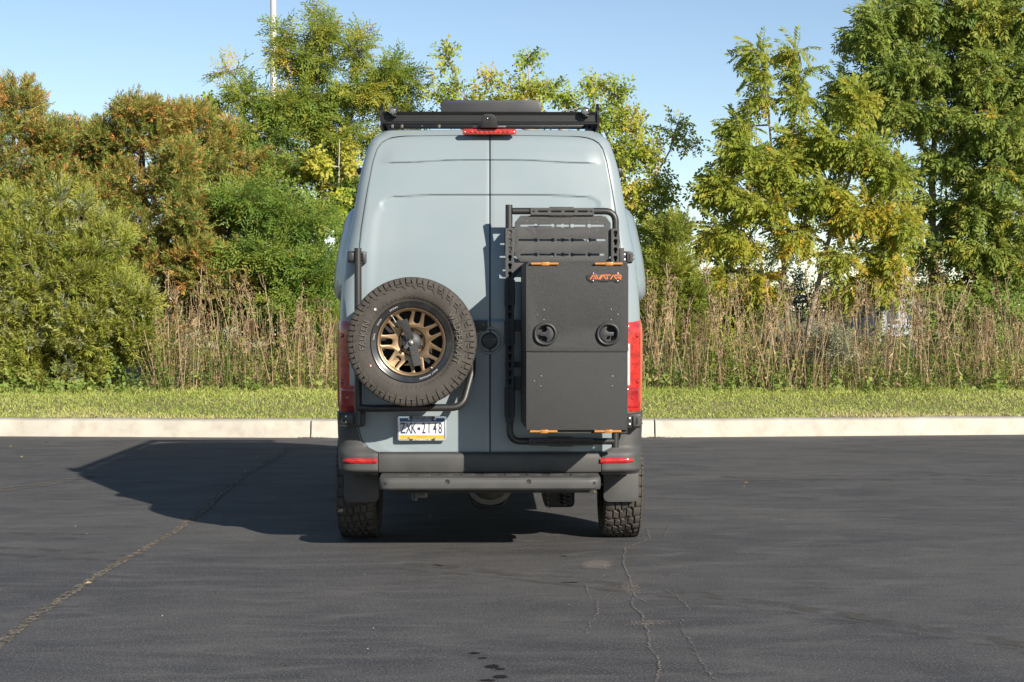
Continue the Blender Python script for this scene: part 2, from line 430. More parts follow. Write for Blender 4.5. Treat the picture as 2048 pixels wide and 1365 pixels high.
def blot(cx, cy, rx, ry, seed, core, z=.004):
    rd = random.Random(seed); n = 22; V = [(cx, cy, z)]; T = [core]; F = []
    for ring, tt in ((.5, core * .7), (1.0, -.35)):
        for k in range(n): a = 2 * math.pi * k / n; V.append((cx + rx * ring * math.cos(a) * rd.uniform(.7, 1.3), cy + ry * ring * math.sin(a) * rd.uniform(.7, 1.3), z)); T.append(tt)
    for k in range(n): F += [(0, 1 + k, 1 + (k + 1) % n), (1 + k, 1 + n + k, 1 + n + (k + 1) % n, 1 + (k + 1) % n)]
    return V, F, T
M_dust = wear_mat('pale_dust', [(.35, (.17, .15, .125)), (.7, (.32, .285, .24))], 90, .49)
for k, (px, py, rx, ry, core) in enumerate(((1196, 1132, .16, .28, .10), (1300, 1250, .22, .12, .04), (1262, 1180, .10, .3, .03))):
    x, y = gpt(px, py); V, F, T = blot(x, y, rx, ry, 40 + k, core, .0025 + .0004 * k); sheet('dust_patch', V, F, T, M_dust, ('pale dust patch on the asphalt behind the right rear tyre', 'sandy dust around the crack at the lower right', 'thin dust beside the crack at the lower right')[k])
M_oil = wear_mat('oil_stain', [(.3, (.006, .006, .006)), (.7, (.012, .011, .010))], 60, .42)
V, F, T = [], [], []
for k, (px, py, rx, ry) in enumerate(((872, 1132, .045, .02), (882, 1134, .03, .02), (1128, 1115, .03, .02), (1130, 1168, .04, .015), (1146, 1168, .05, .02), (950, 1310, .035, .03), (985, 1337, .05, .05), (1000, 1342, .03, .03), (965, 1320, .03, .02), (1000, 1358, .05, .04), (975, 1365, .05, .03))):
    x, y = gpt(px, py); a, f, t = blot(x, y, rx, ry, 60 + k, .25, .003); o = len(V); V += a; F += [tuple(i + o for i in q) for q in f]; T += t
sheet('oil_drips', V, F, T, M_oil, 'small black oil drips on the asphalt in front of the camera')
M_scuff = wear_mat('faint_scuff', [(.35, (.075, .070, .064)), (.7, (.105, .098, .088))], 5, .50, (1, 1, 1), .35)
ra = np.random.default_rng(31); V, F, T = [], [], []
for k in range(13):
    cx, cy, rad = ra.uniform(-9, 9), ra.uniform(-16, 2), ra.uniform(5, 16); a0 = ra.uniform(.5, 1.9); sp_ = ra.uniform(.25, .6)
    pts = [(cx + rad * math.cos(q), cy + rad * math.sin(q)) for q in np.linspace(a0, a0 + sp_, 9)]; pts = [p for p in pts if -8 < p[0] < 8 and -5 < p[1] < 8.7]
    if len(pts) < 4: continue
    for off in (0, ra.uniform(.2, .35)):
        a, f, t = ribbon([(p[0], p[1] - off) for p in pts], ra.uniform(.05, .13), .0022 + .00012 * k, 5, .08, k, ra.uniform(.02, .10)); o = len(V); V += a; F += [tuple(i + o for i in q) for q in f]; T += t
sheet('scuff_marks', V, F, T, M_scuff, 'faint pale tyre scuffs curving over the asphalt')
M_mark = wear_mat('tyre_mark', [(.35, (.10, .09, .075)), (.7, (.17, .15, .125))], 9, .46, (.4, 2, 1))
V, F, T = [], [], []
for dx in (0, 5):
    a, f, t = ribbon([gpt(-160, 1000 + dx), gpt(0, 978 + dx), gpt(80, 968 + dx), gpt(150, 958 + dx * .6), gpt(200, 950)], .05, .0045, 8, .1, dx, .06); o = len(V); V += a; F += [tuple(i + o for i in q) for q in f]; T += t
sheet('tyre_mark', V, F, T, M_mark, 'pale curved tyre mark on the asphalt at the left edge')

rl = np.random.default_rng(77); V, F, T = [], [], []
for k in range(46):
    x, y = rl.uniform(-7, 7), rl.uniform(-4, 9); 
    if k < 12: x = -rl.uniform(2, 6.5); y = rl.uniform(5, 9)
    r = rl.uniform(.010, .026); a = rl.uniform(0, 6.28); o = len(V); c, s_ = math.cos(a), math.sin(a)
    V += [(x + r * c, y + r * s_, .006), (x - .45 * r * s_, y + .45 * r * c, .003 + .5 * r), (x - r * c, y - r * s_, .006), (x + .45 * r * s_, y - .45 * r * c, .004)]; F.append((o, o + 1, o + 2, o + 3)); T.append(rl.uniform(0, 1))
me = bpy.data.meshes.new('leaf_litter'); me.from_pydata(V, [], F); me.materials.append(leaf_mat('fallen_leaf', [(0, (.20, .10, .03)), (.6, (.36, .26, .05)), (1, (.30, .25, .18))], .2))
a = me.attributes.new('tint', 'FLOAT', 'FACE'); a.data.foreach_set('value', np.array(T, np.float32)); me.update(); tag(link('leaf_litter', me), 'small fallen leaves scattered on the asphalt', None, None, 'stuff')
mb = MB()
for k in range(70):
    x, y = rl.uniform(-7, 7), rl.uniform(-5, 9); r = rl.uniform(.002, .0045); mb.add([(x - r, y - r, .001), (x + r, y - .6 * r, .001), (x + .7 * r, y + r, .001), (x - r, y + .8 * r, .001), (x, y, r * 1.3)], [(0, 1, 4), (1, 2, 4), (2, 3, 4), (3, 0, 4)])
tag(mb.build('grit', mat('pale_grit', (.42, .40, .36), .9, var=.2), None, 0), 'pale grit scattered on the asphalt', None, None, 'stuff')

# ------------------------------------------------------------------ foliage engine
def norm(v): return v / (np.linalg.norm(v, axis=-1, keepdims=True) + 1e-9)
def tpl(quads): return np.array(quads, dtype=np.float32)
def leafquad(base, d, nrm, length, width, fold=.15):
    d = d / np.linalg.norm(d); s = np.cross(nrm, d); s = s / (np.linalg.norm(s) + 1e-9); u = np.cross(d, s)
    b = np.array(base, float)
    return [b, b + d * length * .45 + s * width / 2 + u * fold * width, b + d * length - u * .08 * length, b + d * length * .45 - s * width / 2 + u * fold * width]
def t_pinnate(rd, pairs=6, ll=.34, lw=.115, droop=.45):
    Q = []
    for i in range(pairs):
        t = .18 + .80 * i / (pairs - 1); p = np.array([t, 0, -droop * t * t]); tan = np.array([1, 0, -2 * droop * t]); tan /= np.linalg.norm(tan)
        for sd in (-1, 1):
            d = tan * .62 + np.array([0, sd * .85, 0]) + np.array([0, 0, -.28]) + rd.normal(0, .10, 3)
            Q.append(leafquad(p, d, np.array([0, 0, 1.]) + rd.normal(0, .25, 3), ll * rd.uniform(.8, 1.15) * (1 - .25 * abs(t - .55)), lw * rd.uniform(.85, 1.2)))
    Q.append(leafquad((1, 0, -droop), np.array([1, 0, -2 * droop]), np.array([0, 0, 1.]), ll * .9, lw))
    return tpl(Q)
def t_locust(rd):
    Q = []
    for i in range(7):
        t = .12 + .86 * i / 6; p = np.array([t, 0, -.30 * t * t])
        for sd in (-1, 1):
            d = np.array([.75, sd * .75, -.22]) + rd.normal(0, .14, 3); d /= np.linalg.norm(d); L_ = .40 * rd.uniform(.7, 1.15)
            for k in range(3):                                   # a pinna as a string of small leaflets
                Q.append(leafquad(p + d * L_ * (k / 3), d + rd.normal(0, .2, 3), np.array([0, 0, 1.]) + rd.normal(0, .35, 3), L_ * .40, .075 * rd.uniform(.8, 1.2)))
    return tpl(Q)
def t_twig(rd, n=8, ll=.30, lw=.17):
    Q = []
    for i in range(n):
        t = .1 + .9 * i / (n - 1); a = i * 2.4 + rd.uniform(-.5, .5); p = np.array([t, 0, -.10 * t * t])
        d = np.array([.55, .8 * math.cos(a), .8 * math.sin(a) * .6 - .25]) + rd.normal(0, .15, 3)
        Q.append(leafquad(p, d, np.array([0, 0, 1.]) + rd.normal(0, .5, 3), ll * rd.uniform(.7, 1.2), lw * rd.uniform(.8, 1.2), .2))
    return tpl(Q)
def t_cedar(rd, n=12, up=.25, wd=.068):
    Q = []
    for i in range(n):
        t = i / (n - 1) * .85; sd = 1 if i % 2 else -1; p = np.array([t, 0, up * t * t])
        d = np.array([.8, sd * rd.uniform(.25, .75), rd.normal(.10, .30)]); L_ = .42 * (1 - .45 * t) * rd.uniform(.7, 1.2)
        Q.append(leafquad(p, d, np.array([0, 0, 1.]) + rd.normal(0, .6, 3), L_, wd * rd.uniform(.8, 1.3), .1))
    Q.append(leafquad((.75, 0, up * .56), np.array([1, 0, up * 1.6]), np.array([0, 0, 1.]), .35, wd * .8))
    return tpl(Q)
def t_broad(rd, n=5):
    Q = []
    for i in range(n):
        a = i * 2.4; p = np.array([.15 + .8 * i / (n - 1), 0, 0]); d = np.array([.5, .9 * math.cos(a), .3 * math.sin(a) - .35]) + rd.normal(0, .15, 3)
        Q.append(leafquad(p, d, np.array([0, -.5, 1.]) + rd.normal(0, .4, 3), .42 * rd.uniform(.7, 1.2), .36 * rd.uniform(.8, 1.2), .12))
    return tpl(Q)
_rt = np.random.default_rng(11)
TPL = {'walnut': [t_pinnate(_rt, 6, .36, .120, .45) for _ in range(6)], 'ailanthus': [t_pinnate(_rt, 7, .34, .125, .55) for _ in range(6)], 'locust': [t_locust(_rt) for _ in range(6)],
       'twig': [t_twig(_rt) for _ in range(8)], 'cedar': [t_cedar(_rt) for _ in range(8)], 'juniper': [t_cedar(_rt, 12, .35, .058) for _ in range(8)], 'broad': [t_broad(_rt) for _ in range(6)],
       'goldenrod': [t_twig(_rt, 10, .30, .065) for _ in range(5)]}

def place_sprays(kind, P, D, S, tint, rng, roll=None, jit=.06):
    """copies of the leaf templates at P along D with scale S; returns loose quads and tints"""
    n = len(P); T = TPL[kind]; pick = rng.integers(0, len(T), n); D = norm(D)
    up = np.tile(np.array([.28, -.62, .75]), (n, 1)) + rng.normal(0, .35 if roll is None else roll, (n, 3))
    Y = norm(np.cross(up, D)); Z = np.cross(D, Y)
    outV, outT = [], []
    for k in range(len(T)):
        m = np.where(pick == k)[0]
        if not len(m): continue
        R = np.stack([D[m], Y[m], Z[m]], 1) * S[m][:, None, None]           # (n,3 basis,3)
        V = np.einsum('qvb,nbc->nqvc', T[k], R) + P[m][:, None, None, :]
        tt = tint[m][:, None] + rng.normal(0, jit, (len(m), T[k].shape[0]))
        outV.append(V.reshape(-1, 4, 3)); outT.append(tt.ravel())
    return np.concatenate(outV), np.concatenate(outT)

def grow(rng, trunks, lobes, reach=.9):
    """crown skeleton: points drawn in the lobes, joined one by one to the nearest wood already there"""
    N, PAR, LOBE, TR = [], [], [], []
    for tl in trunks:
        tl = [np.array(p, float) for p in tl]; prev = -1
        start = len(N)
        if N:
            prev = int(np.argmin(np.linalg.norm(np.array(N) - tl[0], axis=1))) if np.min(np.linalg.norm(np.array(N) - tl[0], axis=1)) < .6 else -1
        for a, b_ in zip(tl[:-1], tl[1:]):
            k = max(2, int(np.linalg.norm(b_ - a) / .22))
            for i in range(k):
                N.append(a + (b_ - a) * i / k + rng.normal(0, .012, 3)); PAR.append(prev); LOBE.append(-1); TR.append(1); prev = len(N) - 1
        N.append(tl[-1]); PAR.append(prev); LOBE.append(-1); TR.append(1)
    pts, lid = [], []
    for li, (c, r, n) in enumerate(lobes):
        u = rng.normal(0, 1, (n, 3)); u = norm(u) * (rng.uniform(0, 1, (n, 1)) ** (1 / 2.4))
        pts.append(np.array(c) + u * np.array(r)); lid += [li] * n
    pts = np.concatenate(pts); lid = np.array(lid)
    base = np.array(N); d0 = np.min(np.linalg.norm(pts[:, None] - base[None], axis=2), axis=1) if len(pts) * len(base) < 4e6 else np.linalg.norm(pts - base.mean(0), axis=1)
    order = np.argsort(d0); pts = pts[order]; lid = lid[order]
    total = len(N) + len(pts); A = np.empty((total, 3)); A[:len(N)] = np.array(N); cnt = len(N)
    for p, l_ in zip(pts, lid):
        dv = A[:cnt] - p; d = np.sqrt((dv * dv).sum(1)) + .25 * np.maximum(0, dv[:, 2])     # prefer wood below the point
        j = int(np.argmin(d)); A[cnt] = p; PAR.append(j); LOBE.append(l_); TR.append(0); cnt += 1
    return A[:cnt], np.array(PAR), np.array(LOBE), np.array(TR)

def wood_mesh(A, PAR, TR, r_tip, r_base, name, m, expo=2.3):
    n = len(A); w = np.full(n, r_tip ** expo)
    kids = np.zeros(n, int)
    order = np.arange(n)[::-1]
    for i in order:
        if PAR[i] >= 0: w[PAR[i]] += w[i]; kids[PAR[i]] += 1
    R = w ** (1 / expo); R = R * min(1.0, r_base / R.max()) if R.max() > r_base else R
    R = np.maximum(R, r_tip)
    idx = np.where(PAR >= 0)[0]; a, b_ = A[PAR[idx]], A[idx]; D = norm(b_ - a)
    ref = np.where(np.abs(D[:, 2:3]) < .9, np.array([[0, 0, 1.]]), np.array([[1., 0, 0]])); U = norm(np.cross(D, ref)); Wv = np.cross(D, U)
    k = 5; V = np.empty((len(idx), 2 * k, 3))
    for j in range(k):
        q = 2 * math.pi * j / k; off = U * math.cos(q) + Wv * math.sin(q)
        ra = np.minimum(R[PAR[idx]], R[idx] * 1.6)[:, None]; V[:, j] = a + off * ra; V[:, k + j] = b_ + off * R[idx][:, None]
    base = (np.arange(len(idx)) * 2 * k)[:, None]
    F = np.concatenate([base + np.array([[j, (j + 1) % k, k + (j + 1) % k, k + j]]) for j in range(k)], 0)
    me = bpy.data.meshes.new(name); nv = V.reshape(-1, 3)
    me.vertices.add(len(nv)); me.vertices.foreach_set('co', nv.astype(np.float32).ravel())
    me.loops.add(len(F) * 4); me.loops.foreach_set('vertex_index', F.astype(np.int32).ravel())
    me.polygons.add(len(F)); me.polygons.foreach_set('loop_start', np.arange(0, len(F) * 4, 4, dtype=np.int32)); me.polygons.foreach_set('loop_total', np.full(len(F), 4, np.int32))
    me.materials.append(m); me.update(calc_edges=True); me.shade_smooth(); return me

LK, LN, LY = 17, 1.0, 0.0
def lobe(px, py, rx, ry, y, ryd, n):
    y = y + LY; n = max(4, int(n * LN))
    s = (D0 + y) / FPX; k = LK
    return ((PX(px, y), y, PZ(py, y)), (max(rx - k, .45 * rx) * s, ryd, max(ry - k, .45 * ry) * s), n)
def tp(px, py, y):
    y = y + LY; return (PX(px, y), y, max(PZ(py, y), .40))

def tree(name, label, cat, trunks, lobes, kind, leafm, woodm, per, size, tint, seed, r_tip=.006, r_base=.10, updown=0.0, outward=.5, group=None, spread=.6, tint_sd=.10, fleck=None, parts=('trunk', 'crown'), leafy=1.0, cam_bias=0.0):
    rng = np.random.default_rng(seed)
    A, PAR, LB, TR = grow(rng, trunks, lobes)
    base = trunks[0][0]
    root = empty(name, (base[0], base[1], max(.35, base[2])), label, cat, group)
    link(parts[0], wood_mesh(A, PAR, TR, r_tip, r_base, parts[0], woodm), root)
    leafs = np.where(TR == 0)[0]
    if leafy < 1: leafs = leafs[rng.uniform(0, 1, len(leafs)) < leafy]
    idx = np.repeat(leafs, per); P = A[idx].copy(); par = A[PAR[idx]]
    cent = np.array([lobes[l][0] for l in LB[idx]]); D = norm(P - par) * .5 + norm(P - cent) * outward + rng.normal(0, spread, (len(idx), 3)); D[:, 2] += updown
    D[:, 1] -= cam_bias
    P += (par - P) * rng.uniform(0, .45, (len(idx), 1))
    lt = rng.normal(0, tint_sd * .35, len(lobes)); nt = rng.normal(0, tint_sd, len(A))
    tb = np.array([tint(i) if callable(tint) else tint for i in range(len(lobes))])
    t = tb[LB[idx]] + lt[LB[idx]] + nt[idx]
    if fleck:
        fk = rng.uniform(0, 1, len(idx)) < fleck[0] * .5 * (.3 + 1.4 * rng.uniform(0, 1, len(A))[PAR[idx]]); t = np.where(fk, fleck[1] + rng.normal(0, .07, len(idx)), t)
    S = size * rng.uniform(.65, 1.2, len(idx))
    V, tt = place_sprays(kind, P, D, S, t, rng)
    if fleck:
        fq = rng.uniform(0, 1, len(tt)) < fleck[0] * .8; tt = np.where(fq, fleck[1] + rng.normal(0, .07, len(tt)), tt)
    link(parts[1], quads_mesh(parts[1], V, tt, leafm), root)
    return root, len(V)

M_bark = mat('grey_bark', (0.20, 0.165, 0.125), 0.9, var=0.3, vscale=14, bump=0.7, bscale=40)
M_bark_dark = mat('dark_bark', (0.085, 0.070, 0.055), 0.9, var=0.3, vscale=14, bump=0.7, bscale=40)
M_bark_pale = mat('pale_twig_bark', (0.30, 0.27, 0.22), 0.9, var=0.2, vscale=14, bump=0.4, bscale=60)
L_jun = leaf_mat('juniper_leaf', [(0, (.040, .080, .028)), (.25, (.105, .150, .028)), (.55, (.205, .230, .038)), (.8, (.29, .285, .052)), (1, (.24, .27, .18))], 0.5, gain=1.45)
L_ced = leaf_mat('cedar_leaf', [(0, (.05, .08, .025)), (.35, (.12, .155, .035)), (.60, (.19, .20, .045)), (.72, (.30, .17, .055)), (1, (.44, .19, .06))], 0.5, gain=1.85)
L_loc = leaf_mat('locust_leaf', [(0, (.045, .095, .022)), (.4, (.115, .175, .030)), (.7, (.20, .225, .038)), (.9, (.33, .27, .04)), (1, (.42, .28, .05))], 0.55, gain=1.55)
L_yel = leaf_mat('yellow_leaf', [(0, (.09, .15, .025)), (.4, (.21, .27, .035)), (.7, (.35, .345, .05)), (1, (.44, .28, .08))], 0.5, gain=1.35)
L_wal = leaf_mat('walnut_leaf', [(0, (.045, .085, .024)), (.45, (.125, .172, .036)), (.75, (.20, .225, .045)), (.93, (.24, .22, .035)), (1, (.40, .26, .03))], 0.55, gain=1.6)
L_ail = leaf_mat('young_walnut_leaf', [(0, (.07, .13, .022)), (.4, (.18, .225, .035)), (.68, (.265, .275, .042)), (.85, (.36, .27, .035)), (1, (.46, .22, .03))], 0.58, gain=1.45)
L_weed = leaf_mat('weed_leaf', [(0, (.055, .105, .022)), (.5, (.16, .22, .045)), (.8, (.29, .28, .07)), (1, (.36, .26, .11))], 0.5, gain=1.4)
L_brush = leaf_mat('grey_brush_leaf', [(0, (.06, .09, .05)), (.5, (.12, .155, .08)), (1, (.20, .20, .13))], 0.45, gain=1.3)
L_dry = leaf_mat('dry_leaf', [(0, (.115, .074, .038)), (.5, (.295, .205, .108)), (1, (.50, .385, .225))], .2)
L_pale = leaf_mat('pale_blossom', [(0, (.16, .18, .09)), (.5, (.38, .37, .25)), (1, (.62, .60, .48))], .3)

TRI = 0
LK, LN = 12, .98
# left: the pale green juniper in front, rust-flecked cedars behind
tree('juniper', 'pale yellow green juniper with a bare leader in front of the rusty cedars', 'juniper tree',
     [[tp(122, 790, 13.2), tp(124, 600, 13.2), tp(127, 450, 13.2), tp(128, 345, 13.2)]],
     [lobe(110, 720, 160, 75, 13.0, .9, 400), lobe(40, 640, 130, 90, 12.9, .8, 300), lobe(190, 650, 85, 90, 12.8, .7, 260), lobe(110, 570, 130, 80, 13.0, .9, 330), lobe(30, 500, 80, 80, 13.0, .7, 200), lobe(180, 540, 65, 80, 13.0, .7, 190),
      lobe(100, 480, 70, 55, 13.2, .6, 100), lobe(126, 400, 14, 60, 13.2, .15, 22), lobe(235, 480, 30, 40, 12.9, .3, 30), lobe(285, 610, 30, 30, 12.7, .3, 34), lobe(280, 680, 30, 35, 12.7, .3, 34), lobe(70, 420, 30, 40, 13.1, .3, 26), lobe(170, 430, 25, 45, 13.1, .3, 26), lobe(-90, 620, 110, 150, 13, .9, 300), lobe(250, 590, 45, 60, 12.8, .4, 80), lobe(265, 660, 35, 60, 12.8, .4, 60), lobe(205, 470, 30, 50, 13.1, .4, 34), lobe(20, 420, 35, 45, 13.1, .4, 34)],
     'juniper', L_jun, M_bark, 5, .28, .70, 21, r_base=.06, updown=.40, outward=.85, tint_sd=.14, spread=.40, fleck=(.035, .96))
cedars = [('tall rusty cedar at the left edge of the picture', [[tp(35, 790, 16.4), tp(35, 400, 16.4), tp(32, 170, 16.4)]], [lobe(35, 215, 70, 65, 16.4, .6, 170), lobe(20, 310, 120, 90, 16.4, .8, 330), lobe(50, 420, 140, 100, 16.3, .9, 380), lobe(-110, 380, 120, 200, 16.4, .9, 330), lobe(40, 540, 140, 100, 16.2, .9, 280), lobe(40, 660, 140, 100, 16.2, .9, 180), lobe(110, 290, 55, 60, 16.4, .5, 110), lobe(120, 380, 70, 70, 16.0, .6, 160), lobe(120, 480, 80, 80, 15.9, .6, 180)]),
          ('low rusty cedar in the dip between two taller cedars', [[tp(175, 790, 16.9), tp(175, 450, 16.9), tp(172, 250, 16.9)]], [lobe(172, 300, 65, 65, 16.9, .6, 190), lobe(170, 390, 80, 80, 16.8, .8, 240), lobe(185, 490, 95, 95, 16.7, .9, 260), lobe(190, 610, 100, 90, 16.6, .9, 190), lobe(215, 330, 40, 60, 16.9, .4, 70), lobe(212, 290, 40, 50, 16.3, .5, 90), lobe(130, 300, 40, 50, 16.2, .5, 70), lobe(360, 250, 35, 45, 16.4, .5, 70), lobe(225, 420, 60, 70, 16.0, .6, 170), lobe(230, 520, 70, 80, 15.8, .6, 190), lobe(240, 630, 80, 80, 15.7, .6, 190)]),
          ('rounded rusty cedar with a dark hollow under its top', [[tp(292, 790, 16.3), tp(290, 450, 16.3), tp(288, 210, 16.3)]], [lobe(282, 228, 62, 40, 16.3, .6, 150), lobe(270, 275, 50, 50, 16.3, .6, 110), lobe(335, 290, 40, 60, 16.2, .5, 90), lobe(255, 370, 60, 60, 16.2, .7, 130), lobe(340, 380, 60, 70, 16.2, .7, 170), lobe(290, 480, 90, 70, 16.1, .8, 230), lobe(320, 570, 110, 80, 16.0, .9, 290), lobe(330, 680, 110, 70, 16.0, .9, 190)]),
          ('pale topped rusty cedar beside the feathery locust', [[tp(415, 790, 16.8), tp(410, 450, 16.8), tp(405, 215, 16.8)]], [lobe(392, 255, 55, 55, 16.8, .6, 160), lobe(450, 300, 55, 65, 16.8, .6, 140), lobe(410, 370, 80, 80, 16.7, .8, 230), lobe(450, 460, 90, 80, 16.6, .9, 240), lobe(430, 560, 100, 80, 16.5, .9, 260), lobe(480, 660, 110, 80, 16.6, .9, 200), lobe(520, 380, 60, 90, 16.9, .6, 130), lobe(370, 330, 45, 60, 15.8, .5, 130), lobe(380, 430, 60, 70, 15.6, .6, 170), lobe(400, 530, 70, 70, 15.5, .6, 190), lobe(470, 560, 80, 80, 15.6, .6, 190)])]
for k, (lb, tr_, lo) in enumerate(cedars):
    tree('cedar', lb, 'cedar tree', tr_, lo, 'cedar', L_ced, M_bark_dark, 5, .235, (lambda i: .50 - .03 * (i % 3)), 31 + k, r_base=.09, updown=.35, outward=.6, group='rusty cedars at the left', tint_sd=.10, spread=.5, fleck=(.16, .80))

# feathery honey locust left of the van
LY, LK, LN = 2.2, 24, .62
tree('honey_locust', 'feathery olive green honey locust rising beside the left flank of the van', 'locust tree',
     [[tp(650, 790, 15.4), tp(645, 600, 15.4), tp(640, 400, 15.4), tp(632, 250, 15.4), tp(640, 120, 15.4), tp(650, 50, 15.4)], [tp(640, 400, 15.4), tp(700, 250, 15.3), tp(745, 140, 15.3)], [tp(640, 420, 15.4), tp(560, 300, 15.2), tp(500, 210, 15.2)], [tp(636, 330, 15.4), tp(590, 200, 15.4), tp(562, 110, 15.4)]],
     [lobe(645, 65, 45, 50, 15.4, .5, 70), lobe(625, 130, 55, 50, 15.4, .5, 100), lobe(715, 105, 35, 55, 15.3, .4, 60), lobe(790, 150, 40, 45, 15.3, .4, 60), lobe(820, 165, 40, 25, 15.3, .3, 26), lobe(565, 70, 25, 28, 15.4, .3, 22), lobe(570, 110, 35, 35, 15.4, .4, 40),
      lobe(740, 190, 70, 50, 15.3, .6, 150), lobe(620, 220, 80, 55, 15.4, .7, 190), lobe(560, 215, 60, 45, 15.3, .5, 90), lobe(485, 195, 45, 40, 15.2, .4, 60), lobe(460, 150, 22, 18, 15.2, .25, 14), lobe(680, 270, 80, 50, 15.4, .7, 140), lobe(530, 270, 90, 45, 15.2, .6, 130),
      lobe(590, 330, 110, 45, 15.1, .7, 170), lobe(680, 380, 55, 60, 15.3, .6, 110), lobe(500, 400, 80, 40, 13.4, .5, 110), lobe(600, 440, 100, 45, 13.4, .6, 150), lobe(540, 510, 110, 45, 13.2, .6, 170), lobe(640, 540, 70, 50, 13.2, .6, 150), lobe(600, 600, 90, 40, 13.1, .6, 150), lobe(660, 640, 50, 40, 13.1, .5, 80), lobe(800, 260, 60, 60, 15.5, .6, 90)],
     'locust', L_loc, M_bark_dark, 3, .34, (lambda i: .62 if i < 12 else (.54 if i < 16 else .47)), 41, r_tip=.005, r_base=.07, updown=-.05, outward=.55, tint_sd=.12)
LN, LY = 1.5, .9
tree('yellow_vine', 'yellow broad leaved vine climbing among the locust branches beside the van', 'vine',
     [[tp(668, 790, 16.0), tp(672, 500, 16.0), tp(680, 280, 16.0)]],
     [lobe(690, 290, 35, 45, 16.6, .5, 26), lobe(700, 340, 30, 50, 16.3, .4, 30), lobe(640, 330, 40, 30, 15.6, .3, 30), lobe(685, 430, 35, 70, 15.6, .4, 60), lobe(690, 540, 30, 60, 15.2, .4, 50), lobe(490, 440, 35, 40, 15.4, .3, 28), lobe(560, 420, 35, 30, 15.3, .3, 18), lobe(660, 650, 30, 40, 14.9, .3, 30), lobe(420, 215, 25, 22, 16.6, .3, 18)],
     'broad', L_yel, M_bark_pale, 3, .19, (lambda i: .72 if i < 3 else .42), 43, r_tip=.004, r_base=.03, updown=-.15, outward=.4)
# sparse yellow-green tree behind the van
LY, LK, LN = 0.0, 14, .62
tree('elm', 'sparse yellow green tree with bare twigs showing above the roof of the van', 'tree',
     [[tp(1290, 790, 17.2), tp(1275, 520, 17.2), tp(1240, 330, 17.2), tp(1190, 220, 17.2), tp(1192, 160, 17.2)], [tp(1240, 330, 17.2), tp(1120, 260, 17), tp(1060, 190, 17), tp(1056, 110, 17)], [tp(1120, 270, 17), tp(980, 250, 17), tp(915, 180, 17), tp(893, 95, 17)],
      [tp(1275, 420, 17.2), tp(1340, 300, 17.2), tp(1362, 225, 17.2)], [tp(1060, 215, 17), tp(985, 160, 17), tp(980, 135, 17)], [tp(900, 235, 17), tp(870, 180, 17), tp(862, 150, 17)], [tp(1190, 230, 17.2), tp(1230, 190, 17.2), tp(1235, 165, 17.2)]],
     [lobe(893, 120, 10, 35, 17, .15, 20), lobe(905, 185, 28, 40, 17, .3, 34), lobe(945, 200, 30, 40, 17, .3, 26), lobe(985, 160, 22, 28, 17, .25, 20), lobe(1010, 200, 40, 30, 17, .3, 38), lobe(1056, 125, 12, 28, 17, .15, 22), lobe(1055, 180, 35, 35, 17, .3, 44), lobe(1105, 190, 40, 28, 17, .3, 40), lobe(1140, 210, 35, 28, 17, .3, 30),
      lobe(1190, 175, 22, 35, 17.2, .3, 34), lobe(1232, 190, 24, 30, 17.2, .3, 34), lobe(1215, 240, 45, 35, 17.2, .4, 60), lobe(1262, 250, 35, 30, 17.2, .4, 36), lobe(868, 175, 12, 40, 17, .15, 16), lobe(1255, 320, 55, 50, 17.2, .5, 130), lobe(1290, 300, 40, 40, 17.2, .4, 60), lobe(1355, 260, 28, 40, 17.2, .3, 34), lobe(1390, 290, 30, 20, 17.2, .3, 16),
      lobe(1270, 400, 50, 50, 17.2, .5, 120), lobe(1320, 380, 45, 45, 17.2, .4, 70), lobe(1310, 450, 60, 45, 17.2, .5, 90), lobe(1270, 500, 50, 60, 17.2, .5, 110), lobe(1110, 330, 120, 80, 17.6, .6, 120), lobe(960, 320, 100, 80, 17.6, .6, 90)],
     'twig', L_yel, M_bark_pale, 3, .27, (lambda i: .46 if i % 3 else .62), 51, r_tip=.005, r_base=.06, updown=.1, outward=.3, tint_sd=.12)
LY, LK, LN = 0.0, 17, 1.0
tree('juniper', 'dark bushy juniper just right of the van behind the dry weeds', 'juniper tree',
     [[tp(1345, 800, 15.2), tp(1345, 600, 15.2), tp(1340, 460, 15.2)]],
     [lobe(1340, 470, 55, 45, 15.2, .5, 120), lobe(1330, 540, 75, 60, 15.1, .6, 200), lobe(1370, 600, 70, 60, 15.1, .6, 180), lobe(1310, 620, 60, 60, 15.0, .5, 150), lobe(1360, 690, 80, 60, 15.1, .6, 130)],
     'juniper', L_jun, M_bark_dark, 5, .25, .50, 55, r_base=.05, updown=.45, outward=.65, spread=.45)
LK, LN = 25, .85
